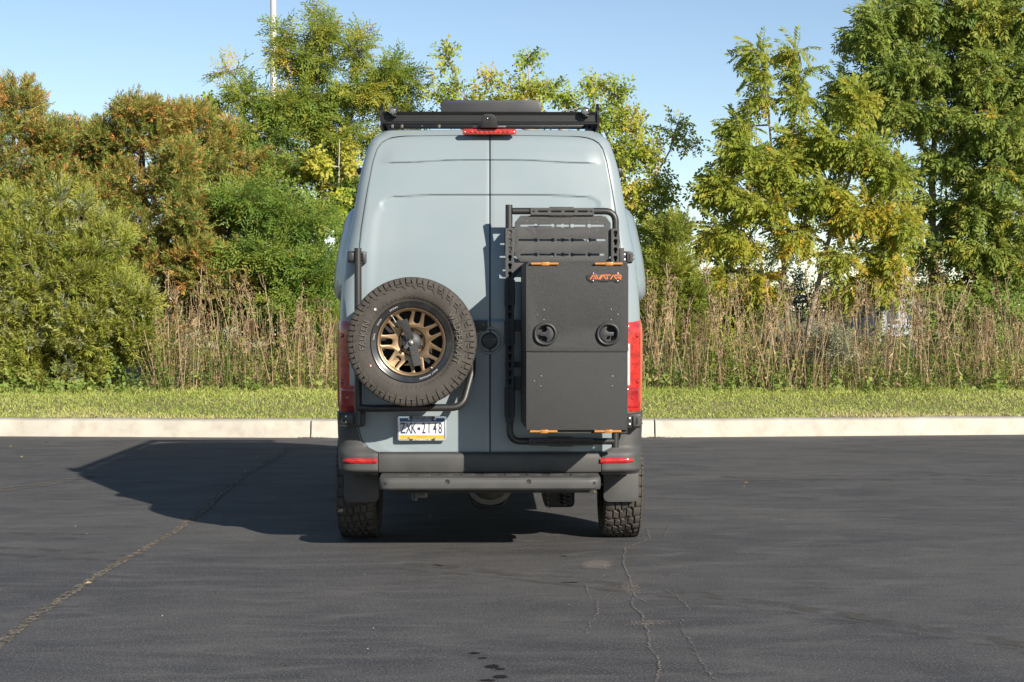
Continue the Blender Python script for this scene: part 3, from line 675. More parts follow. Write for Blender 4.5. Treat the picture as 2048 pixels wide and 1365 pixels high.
# young walnut with two tall shoots, big walnut at the right
tree('young_walnut', 'young yellow green walnut with two tall leafy shoots and a leaning grey trunk', 'walnut tree',
     [[tp(1578, 780, 15.6), tp(1574, 640, 15.6), tp(1568, 500, 15.6), tp(1556, 380, 15.6), tp(1538, 250, 15.6), tp(1528, 140, 15.6), tp(1512, 85, 15.6)], [tp(1604, 800, 15.3), tp(1618, 660, 15.3), tp(1640, 560, 15.3), tp(1668, 450, 15.3), tp(1700, 360, 15.3), tp(1712, 260, 15.3)],
      [tp(1556, 380, 15.6), tp(1590, 230, 15.6), tp(1603, 130, 15.6), tp(1588, 82, 15.6)], [tp(1640, 560, 15.3), tp(1700, 520, 15.2), tp(1760, 470, 15.2)], [tp(1568, 480, 15.6), tp(1490, 420, 15.5), tp(1440, 340, 15.5)], [tp(1668, 450, 15.3), tp(1760, 380, 15.3), tp(1790, 330, 15.3)]],
     [lobe(1508, 105, 26, 22, 15.6, .25, 22), lobe(1520, 150, 26, 25, 15.6, .25, 16), lobe(1525, 195, 28, 22, 15.6, .3, 18), lobe(1592, 105, 26, 24, 15.6, .25, 22), lobe(1600, 150, 24, 25, 15.6, .25, 18), lobe(1595, 200, 28, 25, 15.6, .3, 22), lobe(1478, 255, 40, 26, 15.6, .4, 40), lobe(1592, 275, 34, 30, 15.6, .4, 40),
      lobe(1480, 310, 50, 40, 15.5, .5, 76), lobe(1560, 330, 70, 45, 15.5, .5, 120), lobe(1650, 290, 50, 50, 15.4, .5, 84), lobe(1710, 210, 35, 55, 15.4, .4, 56), lobe(1720, 300, 60, 45, 15.3, .5, 100), lobe(1780, 350, 50, 50, 15.3, .5, 84), lobe(1640, 390, 80, 45, 15.3, .5, 110), lobe(1520, 410, 80, 45, 15.4, .5, 110), lobe(1440, 380, 45, 45, 15.5, .4, 64),
      lobe(1720, 430, 80, 50, 15.2, .5, 110), lobe(1800, 450, 50, 50, 15.2, .4, 70), lobe(1780, 510, 55, 40, 15.2, .4, 50), lobe(1480, 480, 60, 40, 15.4, .4, 56), lobe(1590, 470, 60, 40, 15.3, .4, 50), lobe(1690, 510, 50, 35, 15.2, .4, 26), lobe(1430, 470, 40, 50, 15.5, .4, 46), lobe(1450, 560, 50, 45, 15.5, .4, 44), lobe(1510, 560, 55, 40, 15.6, .4, 40), lobe(1770, 560, 65, 40, 15.4, .4, 46), lobe(1690, 580, 50, 35, 15.6, .4, 26), lobe(1560, 590, 45, 30, 15.8, .4, 22)],
     'ailanthus', L_ail, M_bark, 3, .31, (lambda i: .50 if i < 15 else (.60 if i < 20 else .66)), 61, r_tip=.006, r_base=.062, updown=-.12, outward=.5, tint_sd=.11, spread=.5)
LK, LN = 22, .64
tree('walnut', 'big dark green walnut with drooping leaves filling the right edge of the picture', 'walnut tree',
     [[tp(1872, 790, 17.2), tp(1870, 620, 17.2), tp(1866, 450, 17.2), tp(1868, 320, 17.2), tp(1880, 180, 17.2), tp(1890, 20, 17.2), tp(1895, -90, 17.2)], [tp(1870, 560, 17.2), tp(1893, 420, 17.2), tp(1896, 300, 17.2)], [tp(1868, 330, 17.2), tp(1800, 200, 17.1), tp(1760, 80, 17.1)], [tp(1866, 470, 17.2), tp(1950, 380, 17), tp(2020, 250, 17), tp(2050, 60, 17)], [tp(1870, 600, 17.2), tp(1960, 540, 17), tp(2060, 470, 17)]],
     [lobe(1740, 75, 60, 55, 17.1, .7, 110), lobe(1790, 30, 70, 60, 17.1, .7, 130), lobe(1870, 20, 80, 70, 17.2, .8, 170), lobe(1960, 30, 80, 80, 17, .8, 190), lobe(2050, 40, 80, 90, 17, .9, 200), lobe(1780, 150, 75, 60, 17.1, .7, 150), lobe(1870, 130, 85, 65, 17.1, .8, 180), lobe(1970, 150, 90, 70, 16.9, .8, 210), lobe(2060, 180, 80, 80, 16.9, .8, 180),
      lobe(1690, 165, 35, 25, 17.2, .4, 30), lobe(1680, 215, 40, 30, 17.3, .4, 40), lobe(1770, 225, 70, 45, 17.1, .6, 110), lobe(1870, 230, 80, 50, 17.1, .7, 140), lobe(1980, 260, 90, 60, 16.8, .8, 190), lobe(2070, 300, 70, 80, 16.8, .8, 150), lobe(1900, 320, 60, 45, 17, .6, 90), lobe(1990, 360, 80, 60, 16.7, .8, 160), lobe(1930, 420, 60, 50, 16.9, .6, 100), lobe(2040, 440, 80, 60, 16.7, .8, 140), lobe(1840, 400, 30, 50, 17.3, .4, 40),
      lobe(1960, 500, 80, 45, 16.7, .7, 140), lobe(1860, 500, 45, 45, 17.1, .5, 60), lobe(2040, 540, 70, 50, 16.6, .7, 120), lobe(1960, 580, 70, 40, 16.6, .6, 90), lobe(1880, 580, 50, 30, 17, .5, 40), lobe(2160, 250, 120, 330, 17, 1.2, 420), lobe(1900, -120, 160, 90, 17.2, 1.0, 160), lobe(2060, -110, 150, 90, 17.1, 1.0, 150)],
     'walnut', L_wal, M_bark, 4, .31, (lambda i: .55 if i < 9 else (.60 if i < 20 else .64)), 71, r_tip=.007, r_base=.095, updown=-.15, outward=.55, tint_sd=.13, spread=.5)
LK, LN = 17, 1.0
# further back: thin grey brush and a darker screen of bushes that lets some sky through
tree('brushwood', 'thin grey green brush seen through the gap under the young walnut', 'bush',
     [[tp(1600, 800, 22), tp(1590, 560, 22)], [tp(1760, 800, 22), tp(1770, 520, 22)], [tp(1480, 800, 22), tp(1470, 560, 22)]],
     [lobe(1480, 600, 90, 55, 22, .8, 90), lobe(1590, 600, 90, 50, 22.4, .8, 80), lobe(1700, 600, 100, 50, 22, .8, 90), lobe(1800, 580, 80, 60, 22.3, .8, 90), lobe(1640, 550, 160, 30, 22.5, .7, 24), lobe(1540, 690, 160, 50, 22, .6, 110), lobe(1750, 690, 160, 50, 22, .6, 110)],
     'twig', L_brush, M_bark_pale, 3, .24, .42, 81, r_tip=.007, r_base=.04, leafy=.85)
for k, (px, w, tt, lb) in enumerate(((-40, 150, .3, 'dark bush behind the cedars at far left'), (560, 150, .45, 'dark bush under the locust behind the dry stalks'), (760, 130, .4, 'dark bush hidden behind the left half of the van'), (980, 150, .4, 'dark bush hidden behind the middle of the van'), (1200, 140, .4, 'dark bush at the right flank of the van'), (1440, 110, .45, 'low green bush behind the dry weeds right of the van'), (1960, 150, .4, 'dark bush under the big walnut at far right'), (2200, 170, .4, 'dark bush beyond the right edge under the walnut'), (-330, 170, .45, 'green bush beyond the left edge of the picture'), (-650, 170, .45, 'farther green bush beyond the left edge of the picture'), (2480, 170, .45, 'green bush beyond the right edge of the picture'), (2800, 170, .45, 'farther green bush beyond the right edge of the picture'))):
    y = 15.8 + .3 * (k % 3)
    tree('bush', lb, 'bush', [[tp(px, 790, y), tp(px, 650, y)]], [lobe(px, 640, w, 70, y, .7, 260), lobe(px, 730, w, 60, y, .7, 200)] + ([lobe(px, 520, w * .8, 90, y + .4, .8, 220), lobe(px, 400, w * .55, 70, y + .4, .7, 110)] if k in (1, 2, 3, 8, 9, 10, 11) else []), 'twig', (L_weed, L_loc, L_wal, L_wal, L_loc, L_yel, L_weed, L_weed, L_loc, L_weed, L_wal, L_weed)[k], M_bark_dark, 3, .25, tt, 90 + k, r_base=.04, group=None)

fw = np.random.default_rng(808); nfw = 6500
Pf = np.stack([fw.uniform(-95, 105, nfw), fw.uniform(64, 74, nfw), np.zeros(nfw)], 1); Pf[:, 2] = .4 + fw.uniform(0, 1, nfw) ** .8 * (3.6 + .9 * np.sin(Pf[:, 0] * .5) + .6 * np.sin(Pf[:, 0] * 1.4 + 1))
Vf, Tf = place_sprays('twig', Pf, fw.normal(0, 1, (nfw, 3)) + np.array([0, -.2, .5]), fw.uniform(.5, 1.0, nfw), np.full(nfw, .55), fw, jit=.18)
o = link('far_wood', quads_mesh('far_wood', Vf, Tf, L_brush)); tag(o, 'far grey green wood along the horizon behind the trees', None, None, 'stuff')

# ------------------------------------------------------------------ weeds along the back of the verge
def stalk_mesh(seed):
    rd = np.random.default_rng(seed); mb = MB(); H = rd.uniform(.95, 1.6); V, T = [], []
    ln = rd.normal(0, .05, 2); pts = [(ln[0] * t * t + .012 * math.sin(6 * t + seed), ln[1] * t * t, H * t) for t in np.linspace(0, 1, 7)]
    W = []
    def stem(p, r0, r1):
        mb.tube(p, list(np.linspace(r0, r1, len(p))), 4, 0, False)
    stem(pts, .0058, .0035)
    heads = []
    for k in range(rd.integers(5, 10)):
        t = rd.uniform(.62, .98); b = np.array([np.interp(t, np.linspace(0, 1, 7), [p[i] for p in pts]) for i in range(3)]); a = rd.uniform(0, 6.28); L_ = rd.uniform(.10, .30) * (1.25 - t * .6)
        e = b + np.array([math.cos(a) * L_ * .38, math.sin(a) * L_ * .38, L_]); stem([tuple(b), tuple((b + e) / 2 + np.array([math.cos(a), math.sin(a), 0]) * .02), tuple(e)], .0032, .002); heads.append(e)
    heads.append(np.array(pts[-1]))
    for h in heads:
        for _ in range(rd.integers(3, 6)):
            p = h + rd.normal(0, .018, 3) + np.array([0, 0, rd.uniform(-.03, .03)]); d = rd.normal(0, 1, 3); d[2] = abs(d[2])
            V.append(leafquad(p, d, rd.normal(0, 1, 3), rd.uniform(.03, .055), rd.uniform(.014, .028), .3)); T.append(rd.uniform(.0, .45))
    for k in range(rd.integers(8, 18)):                           # shrivelled leaves hanging from the stem
        t = rd.uniform(.05, .9); b = np.array([np.interp(t, np.linspace(0, 1, 7), [p[i] for p in pts]) for i in range(3)]); a = rd.uniform(0, 6.28); d = np.array([math.cos(a), math.sin(a), rd.uniform(-1.6, -.2)])
        V.append(leafquad(b, d, rd.normal(0, 1, 3), rd.uniform(.05, .13), rd.uniform(.012, .03), .4)); T.append(rd.uniform(.1, .9))
    # stems -> quads as well, so that the plant is one mesh
    S = np.array([[mb.v[i] for i in f] for f in mb.f if len(f) == 4]); tint = np.concatenate([np.full(len(S), rd.uniform(.45, 1.0)), np.array(T)])
    return quads_mesh('dry_stalk', np.concatenate([S, np.array(V)]), tint, L_dry)
STALKS = [stalk_mesh(100 + k) for k in range(12)]
rs = np.random.default_rng(5)
def weed_y(x): return kerb_y(x) + .235 + 2.0
def put(name, me, x, y, s, rz, label, cat, group, lean=0.0):
    o = link(name, me); o.location = (x, y, ground_z(x, y) - .02); o.scale = (s, s, s * rs.uniform(.9, 1.1)); o.rotation_euler = (lean * rs.normal(), lean * rs.normal(), rz); return tag(o, label, cat, group)
n_st = 0
def row_stalks(pa, pb, n, label, group, depth, smin=.8, smax=1.1):
    for k in range(n):
        y = 11.75 + abs(rs.normal(0, 1)) * depth * .55; px = rs.uniform(pa, pb); x = PX(px, y)
        y = max(y, weed_y(x) + .1); put('dry_stalk', STALKS[rs.integers(len(STALKS))], x, y, rs.uniform(smin, smax), rs.uniform(0, 6.28), label, 'dry weed', group, .15)
row_stalks(305, 560, 46, 'tall brown dead weed stalk between the pale juniper and the left side of the van', 'dead weed stalks left of the van', 1.2, .6, 1.2)
row_stalks(575, 680, 26, 'tall brown dead weed stalk close beside the left tail lamp of the van', 'dead weed stalks at the left tail lamp', 1.2, .55, .95)
row_stalks(1285, 2060, 190, 'tall brown dead weed stalk in the dense dry row right of the van', 'dead weed stalks right of the van', 1.8, .5, 1.2)
def stuff_mesh(name, V, T, m, label):
    o = link(name, quads_mesh(name, V, T, m)); return tag(o, label, None, None, 'stuff')
# thinner dead stems filling the row behind
Vs, Ts = [], []
for k in range(2700):
    y = rs.uniform(11.8, 14.6); px = rs.uniform(-750, 2800); x = PX(px, y); z = ground_z(x, y); h = rs.uniform(.5, 1.25); w = rs.uniform(.003, .007); l_ = rs.normal(0, .16)
    if (690 < px < 1270 and rs.uniform() < .6) or -140 < px < 300: continue
    a = rs.uniform(0, 3.14); dx, dy = math.cos(a) * w, math.sin(a) * w
    Vs.append([(x - dx, y - dy, z), (x + dx, y + dy, z), (x + dx * .6 + l_, y + dy, z + h), (x - dx * .6 + l_, y - dy, z + h)]); Ts.append(rs.uniform(.05, .75))
    Vs.append([(x - dy, y + dx, z), (x + dy, y - dx, z), (x + l_ + dy * .6, y, z + h), (x + l_ - dy * .6, y, z + h)]); Ts.append(Ts[-1])
stuff_mesh('dry_undergrowth', np.array(Vs), np.array(Ts), L_dry, 'thin dead stems filling the strip of weeds behind the verge')
# green weeds with narrow leaves (goldenrod), one by one along the front
def goldenrod_mesh(seed):
    rd = np.random.default_rng(seed); H = rd.uniform(.45, .85); n = 26; P = np.stack([rd.normal(0, .01, n), rd.normal(0, .01, n), np.linspace(.02, H, n)], 1); a = np.arange(n) * 2.4
    V, T = [], []
    for i in range(n):
        d = np.array([math.cos(a[i]), math.sin(a[i]), rd.uniform(-.1, .7)]); V.append(leafquad(P[i], d, np.array([0, 0, 1.]) + rd.normal(0, .3, 3), rd.uniform(.07, .13) * (1 - .3 * i / n), rd.uniform(.012, .022))); T.append(rd.normal(.38, .16))
    for q in (0, 1.57):
        dx, dy = .004 * math.cos(q), .004 * math.sin(q); V.append([np.array((-dx, -dy, 0)), np.array((dx, dy, 0)), np.array((dx, dy, H)), np.array((-dx, -dy, H))]); T.append(.6)
    if seed % 3 == 0:
        for _ in range(14): V.append(leafquad(np.array([0, 0, H]) + rd.normal(0, .03, 3), rd.normal(0, 1, 3), rd.normal(0, 1, 3), .04, .02)); T.append(.85)
    return quads_mesh('green_weed', np.array(V), np.array(T), L_weed)
GOLD = [goldenrod_mesh(300 + k) for k in range(9)]
for (pa, pb, n, label, group, smin, smax) in ((290, 690, 95, 'leafy green weed at the foot of the dead stalks left of the van', 'leafy green weeds left of the van', .7, 1.15), (1285, 2060, 150, 'leafy green weed at the foot of the dry row right of the van', 'leafy green weeds right of the van', .55, 1.05)):
    for k in range(n):
        y = 11.7 + abs(rs.normal(0, .8)); x = PX(rs.uniform(pa, pb), y); y = max(y, weed_y(x) - .05); put('green_weed', GOLD[rs.integers(len(GOLD))], x, y, rs.uniform(smin, smax), rs.uniform(0, 6.28), label, 'weed', group, .12)
# mixed leafy undergrowth behind them
P = []
for k in range(3600):
    y = rs.uniform(11.9, 15.5); px = rs.uniform(-750, 2800); x = PX(px, y); hmax = (.28 + .36 * (y - 11.9)) * rs.uniform(.4, 1.0); P.append((x, y, ground_z(x, y) + rs.uniform(0, hmax)))
P = np.array(P); D = rs.normal(0, .6, P.shape) + np.array([0, -.3, .55]); patch = np.sin(P[:, 0] * 1.7) * .12 + np.sin(P[:, 0] * .6 + 2) * .1
V, T = place_sprays('twig', P, D, rs.uniform(.14, .26, len(P)), .46 + patch + .25 * (rs.uniform(0, 1, len(P)) < .25), rs, jit=.15)
stuff_mesh('leafy_undergrowth', V, T, L_weed, 'tangled leafy undergrowth behind the verge')
P2 = []
for k in range(360):
    y = rs.uniform(11.6, 12.1); px = rs.uniform(-150, 2200); x = PX(px, y); y = max(y, weed_y(x) - .15); P2.append((x, y, ground_z(x, y) + rs.uniform(0, .10)))
P2 = np.array(P2); D = rs.normal(0, .6, P2.shape) + np.array([0, -.3, .6]); V, T = place_sprays('broad', P2, D, rs.uniform(.09, .2, len(P2)), np.full(len(P2), .45), rs, jit=.14)
stuff_mesh('ground_cover', V, T, L_weed, 'low broad leaved ground cover where the mown grass ends')
# pale flowering shrub and white flower heads
tree('flowering_weed', 'pale feathery seed covered shrub in front of the leaning walnut trunk', 'shrub', [[tp(1665, 800, 12.3), tp(1665, 690, 12.3)]],
     [lobe(1668, 672, 40, 28, 12.3, .3, 110), lobe(1690, 700, 32, 22, 12.2, .25, 50), lobe(1645, 690, 25, 30, 12.3, .25, 50)], 'goldenrod', L_pale, M_bark_pale, 3, .16, .30, 401, r_tip=.003, r_base=.012, updown=-.1, outward=.9, parts=('stem', 'seed_heads'))
for k, (px, py, lb) in enumerate(((388, 672, 'white flower head cluster nearest the juniper'), (462, 664, 'white flower head cluster tallest among the stalks left of the van'), (512, 692, 'small white flower head cluster nearest the van on the left'), (425, 690, 'low white flower head cluster beneath the others left of the van'))):
    y = 12.0; rd = np.random.default_rng(500 + k); P = np.array([(PX(px, y), y, PZ(py, y))]) + rd.normal(0, 1, (46, 3)) * np.array([.09, .08, .03]); D = rd.normal(0, .5, P.shape) + np.array([0, 0, .6])
    V, T = place_sprays('twig', P, D, rd.uniform(.03, .06, len(P)), np.full(len(P), .62), rd)
    x0, z0 = PX(px, y), ground_z(PX(px, y), y)
    root = empty('white_flowers', (x0, y, z0), lb, 'wild flower', 'white flower heads left of the van')
    link('flower_head', quads_mesh('flower_head', V, T, L_pale), root)
    mb = MB(); [mb.tube([(x0 + .02 * q, y, z0), (x0 + .05 * q, y, PZ(py, y))], .004, 5) for q in (-1, 0, 1)]; mb.build('stem', mat('weed_stem', (.14, .17, .06), .8, var=.2), root)

# mown grass of the verge: blades
def grass_blades(n, rng):
    px = rng.uniform(-15, 15, n); off = rng.uniform(0, 1, n) ** .9 * 2.35 + .0
    ky = np.array([kerb_y(x) for x in px]) + .235; py = ky + off
    d = off; z = .212 + .215 * smooth(0, 2.0, d) + .02 * np.sin(px * 1.3 + py) * smooth(.2, 1.5, d) - .004
    h = rng.uniform(.016, .042, n) * (1 + .9 * smooth(1.75, 2.3, d) * rng.uniform(.3, 2.4, n)); w = rng.uniform(.004, .008, n); a = rng.uniform(0, 2 * math.pi, n)
    ln = rng.normal(0, .6, (n, 2)) * h[:, None]
    dx, dy = np.cos(a) * w, np.sin(a) * w
    base = np.stack([px, py, z], 1); side = np.stack([dx, dy, np.zeros(n)], 1); tipv = np.stack([ln[:, 0], ln[:, 1], h], 1)
    V = np.stack([base - side, base + side, base + side * .35 + tipv, base - side * .35 + tipv], 1)
    patch = .5 * np.sin(px * 1.9 + 1.3 * np.sin(py * 3)) + .5 * np.sin(px * .7 + 4 + py * 2.1)
    dead = np.clip(1.25 - d / (.34 + .34 * (.5 + .5 * np.sin(px * 1.1 + 2))), 0, 1) * (.15 + .75 * smooth(-.3, .7, np.sin(px * 1.3 + .6) + .5 * np.sin(px * 3.1)))
    t = .33 + .10 * patch + rng.normal(0, .16, n) + dead * .7 * rng.uniform(.2, 1, n) + .18 * smooth(1.9, 2.3, d) * rng.uniform(0, 1, n)
    return V, t
L_grass = leaf_mat('grass_blade', [(0, (.15, .20, .035)), (.35, (.31, .36, .080)), (.62, (.44, .43, .15)), (1, (.52, .41, .25))], .40, gain=1.22)
Vg, Tg = grass_blades(120000, np.random.default_rng(9))
stuff_mesh('verge_grass', Vg, Tg, L_grass, 'short mown grass on the verge behind the kerb')

# lamp post and the far building
lp = empty('lamp_post', (PX(549.5, 30), 30, .43), 'tall pale grey lamp post rising behind the honey locust', 'lamp post')
M_post = mat('galvanised_post', (0.52, 0.51, 0.49), 0.45, metal=0.35, var=0.05, vscale=3)
lx = PX(549.5, 30)
mb = MB().tube([(lx, 30, .43), (lx, 30, 5), (lx, 30, 10.6)], [.105, .094, .078], 20); mb.build('post', M_post, lp)
mb = MB().cyl((lx, 30, .40), (lx, 30, .75), .25, 20); mb.build('post_foot', M_conc, lp)
mb = MB().box(lx - .05, lx + .8, 29.88, 30.12, 10.55, 10.68, .03); mb.build('lamp_head', M_post, lp)
mb = MB().cyl((lx - .12, 30, PZ(117, 30)), (lx - .07, 30, PZ(117, 30)), .02, 8); mb.build('post_bolt', M_post, lp)
fb = empty('far_building', (PX(1830, 60), 60, .43), 'low pale building with a pinkish roof edge glimpsed through the trees at the right', 'building')
xa, xb = PX(1760, 60), PX(1900, 60)
mb = MB().box(xa, xb, 60, 68, .3, PZ(592, 60)); mb.build('wall', mat('far_wall', (.30, .31, .33), .8, var=.1), fb)
mb = MB().box(xa - .3, xb + .3, 59.7, 68.3, PZ(592, 60), PZ(585, 60), .05); mb.build('roof', mat('far_roof', (.55, .36, .28), .8, var=.1), fb)
for k in range(3):
    mb = MB().box(xa + .4 + k * .9, xa + .9 + k * .9, 59.97, 60.02, 1.0, 1.9); mb.build('window', mat('far_window', (.05, .06, .07), .2), fb)

# ------------------------------------------------------------------ materials
M = {}
M['paint'] = mat('blue_grey_paint', (0.188, 0.226, 0.241), 0.36, coat=0.30, var=0.006, vscale=2, spec=0.4, dirt=((0.205, 0.215, 0.208), 0.35, 1.6))
M['plastic'] = mat('weathered_bumper_plastic', (0.045, 0.0445, 0.043), 0.62, var=0.10, vscale=7, bump=0.12, bscale=300, dirt=((0.08, 0.075, 0.066), 0.30, 9))
M['black_plastic'] = mat('black_plastic', (0.016, 0.016, 0.017), 0.45, bump=0.05, bscale=300, dirt=((0.08, 0.075, 0.065), 0.25, 14))
M['powder'] = mat('black_powder_coat', (0.017, 0.0168, 0.0165), 0.55, bump=0.45, bscale=420, speck=(0.06, 0.058, 0.056), speck_scale=210, speck_amt=0.5, dirt=((0.03, 0.028, 0.025), 0.20, 6))
M['tube'] = mat('satin_black_tube', (0.018, 0.0175, 0.017), 0.42, bump=0.10, bscale=400, dirt=((0.032, 0.03, 0.027), 0.2, 12))
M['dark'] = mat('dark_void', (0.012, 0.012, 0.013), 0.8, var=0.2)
M['seal'] = mat('rubber_seal', (0.018, 0.019, 0.02), 0.7, var=0.2)
M['rubber'] = mat('tyre_rubber', (0.048, 0.0425, 0.037), 0.82, var=0.14, vscale=9, bump=0.2, bscale=160, spec=0.25, dirt=((0.086, 0.075, 0.063), 0.6, 7))
M['rubber_groove'] = mat('tyre_groove', (0.025, 0.023, 0.021), 0.9, var=0.2)
M['letter'] = mat('tyre_letter_rubber', (0.095, 0.084, 0.072), 0.75, var=0.1)
M['bronze'] = mat('bronze_rim', (0.225, 0.148, 0.084), 0.40, metal=0.75, var=0.05, vscale=8, bump=0.03, bscale=500, dirt=((0.16, 0.11, 0.07), 0.25, 15))
M['lip'] = mat('gloss_black_lip', (0.014, 0.014, 0.015), 0.22, coat=0.3, dirt=((0.06, 0.055, 0.05), 0.3, 20))
M['steel'] = mat('bright_steel', (0.55, 0.54, 0.52), 0.3, metal=0.9, var=0.08, vscale=40)
M['dull_metal'] = mat('dull_metal', (0.11, 0.107, 0.10), 0.5, metal=0.4, var=0.2, vscale=20, dirt=((0.2, 0.16, 0.11), 0.5, 12))
M['grey_metal'] = mat('charcoal_metal', (0.028, 0.028, 0.030), 0.45, metal=0.2, var=0.06)
M['orange'] = mat('orange_anodised', (0.37, 0.145, 0.028), 0.45, metal=0.3, var=0.06, vscale=30)
M['orange_letter'] = mat('orange_lettering', (0.50, 0.12, 0.02), 0.5, var=0.04)
M['red'] = mat('red_lens', (0.34, 0.014, 0.011), 0.16, coat=0.8, var=0.40, vscale=26, bump=0.15, bscale=60)
M['red_deep'] = mat('deep_red_lens', (0.26, 0.010, 0.010), 0.14, coat=0.8, var=0.3, vscale=14)
M['amber_edge'] = mat('clear_red_edge', (0.36, 0.09, 0.05), 0.2, coat=0.6, var=0.1)
M['clear_lens'] = mat('white_lens', (0.36, 0.36, 0.36), 0.12, coat=0.9, var=0.14, vscale=35, bump=0.2, bscale=80)
M['rack_black'] = mat('roof_rack_black', (0.0075, 0.0075, 0.008), 0.42, bump=0.08, bscale=400, spec=0.35, dirt=((0.02, 0.019, 0.017), 0.2, 10))
M['lamp_glass'] = mat('work_lamp_glass', (0.14, 0.14, 0.145), 0.1, metal=0.4, coat=0.9, var=0.3, vscale=90)
M['rack_powder'] = mat('rack_powder_coat', (0.030, 0.0295, 0.029), 0.5, bump=0.4, bscale=420, speck=(0.07, 0.068, 0.065), speck_scale=210, speck_amt=0.4)
M['glass'] = mat('tinted_glass', (0.012, 0.015, 0.017), 0.05, coat=1.0)
M['white'] = mat('plate_white', (0.55, 0.55, 0.55), 0.4, var=0.02)
M['plate_blue'] = mat('plate_blue', (0.015, 0.07, 0.22), 0.4, var=0.05)
M['plate_yellow'] = mat('plate_yellow', (0.48, 0.28, 0.03), 0.4, var=0.04)
M['plate_ink'] = mat('plate_ink', (0.03, 0.035, 0.07), 0.45, var=0.1)
M['chrome'] = mat('frame_chrome', (0.62, 0.63, 0.66), 0.22, metal=0.7, var=0.05)
M['white_dot'] = mat('white_mark', (0.5, 0.5, 0.48), 0.6, var=0.03)
M['pink_dot'] = mat('pink_mark', (0.80, 0.30, 0.32), 0.6, var=0.05)

# ------------------------------------------------------------------ the van: surface functions
# silhouette of the body (photo column at photo row) and how far the rear leans forward there
_sil = [(262, 768, .30), (278, 746, .23), (297, 737, .20), (329, 727, .17), (364, 719, .14), (402, 712, .105), (459, 701, .06), (500, 692, .03),
        (560, 685, .01), (640, 679, .0), (700, 678.5, .0), (825, 679.5, .0), (905, 682, .0), (1000, 684, .0)]
_zs = np.array([PZ(py, y0) for py, px, y0 in _sil])[::-1]
_ws = np.array([-PX(px, y0 + .14) for py, px, y0 in _sil])[::-1]
_ys = np.array([y0 for py, px, y0 in _sil])[::-1]

def spline(xk, yk):
    """smooth monotone-ish interpolation"""
    m = np.gradient(yk, xk)
    def f(x):
        x = np.clip(np.asarray(x, float), xk[0], xk[-1]); i = np.clip(np.searchsorted(xk, x) - 1, 0, len(xk) - 2)
        h = xk[i + 1] - xk[i]; t = (x - xk[i]) / h
        return ((1 + 2 * t) * (1 - t) ** 2 * yk[i] + t * (1 - t) ** 2 * h * m[i] + t * t * (3 - 2 * t) * yk[i + 1] + t * t * (t - 1) * h * m[i + 1])
    return f
W_of, Y0_of = spline(_zs, _ws), spline(_zs, _ys)
ZTOP = _zs[-1]
def R_of(z): return 0.13 - 0.055 * smooth(2.0, 2.65, z)
BOW = 0.03
_fz = np.array([0.45, 0.7, 0.95, 1.15, 1.30, 1.42, 1.9, 2.35, 2.62, 2.80]); _fy = np.array([5.60, 5.68, 5.66, 5.48, 5.10, 4.92, 4.62, 4.32, 4.05, 3.80])
YF_of = spline(_fz, _fy)

_plan_cache = {}
def plan(z):
    """half outline of the body at height z: from the rear centre round the corner along the side to the front centre"""
    key = round(float(z), 5)
    if key in _plan_cache: return _plan_cache[key]
    W, y0, r = float(W_of(z)), float(Y0_of(z)), float(R_of(z)); yf = float(YF_of(z)); rf = min(.45, W * .6)
    P = [(x, y0 + BOW * (x / W) ** 2) for x in np.linspace(0, W - r, 24)]
    yb = P[-1][1]
    P += [(W - r + r * math.sin(a), yb + r - r * math.cos(a)) for a in np.linspace(0, math.pi / 2, 14)[1:]]
    P += [(W, y) for y in np.linspace(yb + r, yf - rf, 60)[1:]]
    P += [(W - rf + rf * math.cos(a), yf - rf + rf * math.sin(a)) for a in np.linspace(0, math.pi / 2, 10)[1:]]
    P += [(x, yf) for x in np.linspace(W - rf, 0, 6)[1:]]
    P = np.array(P); L = np.concatenate([[0], np.cumsum(np.hypot(*np.diff(P, axis=0).T))])
    T = np.gradient(P, axis=0); T /= np.linalg.norm(T, axis=1)[:, None]
    Nn = np.stack([T[:, 1], -T[:, 0]], 1)
    _plan_cache[key] = (P, L, Nn); return _plan_cache[key]
def s_of_x(z, x):
    P, L, _ = plan(z); return float(np.interp(x, P[:37, 0], L[:37]))
def s_of_y(z, y):
    P, L, _ = plan(z); return float(np.interp(y, P[36:95, 1], L[36:95]))
def at(z, s, off=0.0, side=1):
    P, L, Nn = plan(z)
    x = np.interp(s, L, P[:, 0]); y = np.interp(s, L, P[:, 1]); nx = np.interp(s, L, Nn[:, 0]); ny = np.interp(s, L, Nn[:, 1])
    return (side * (x + nx * off), y + ny * off, z)

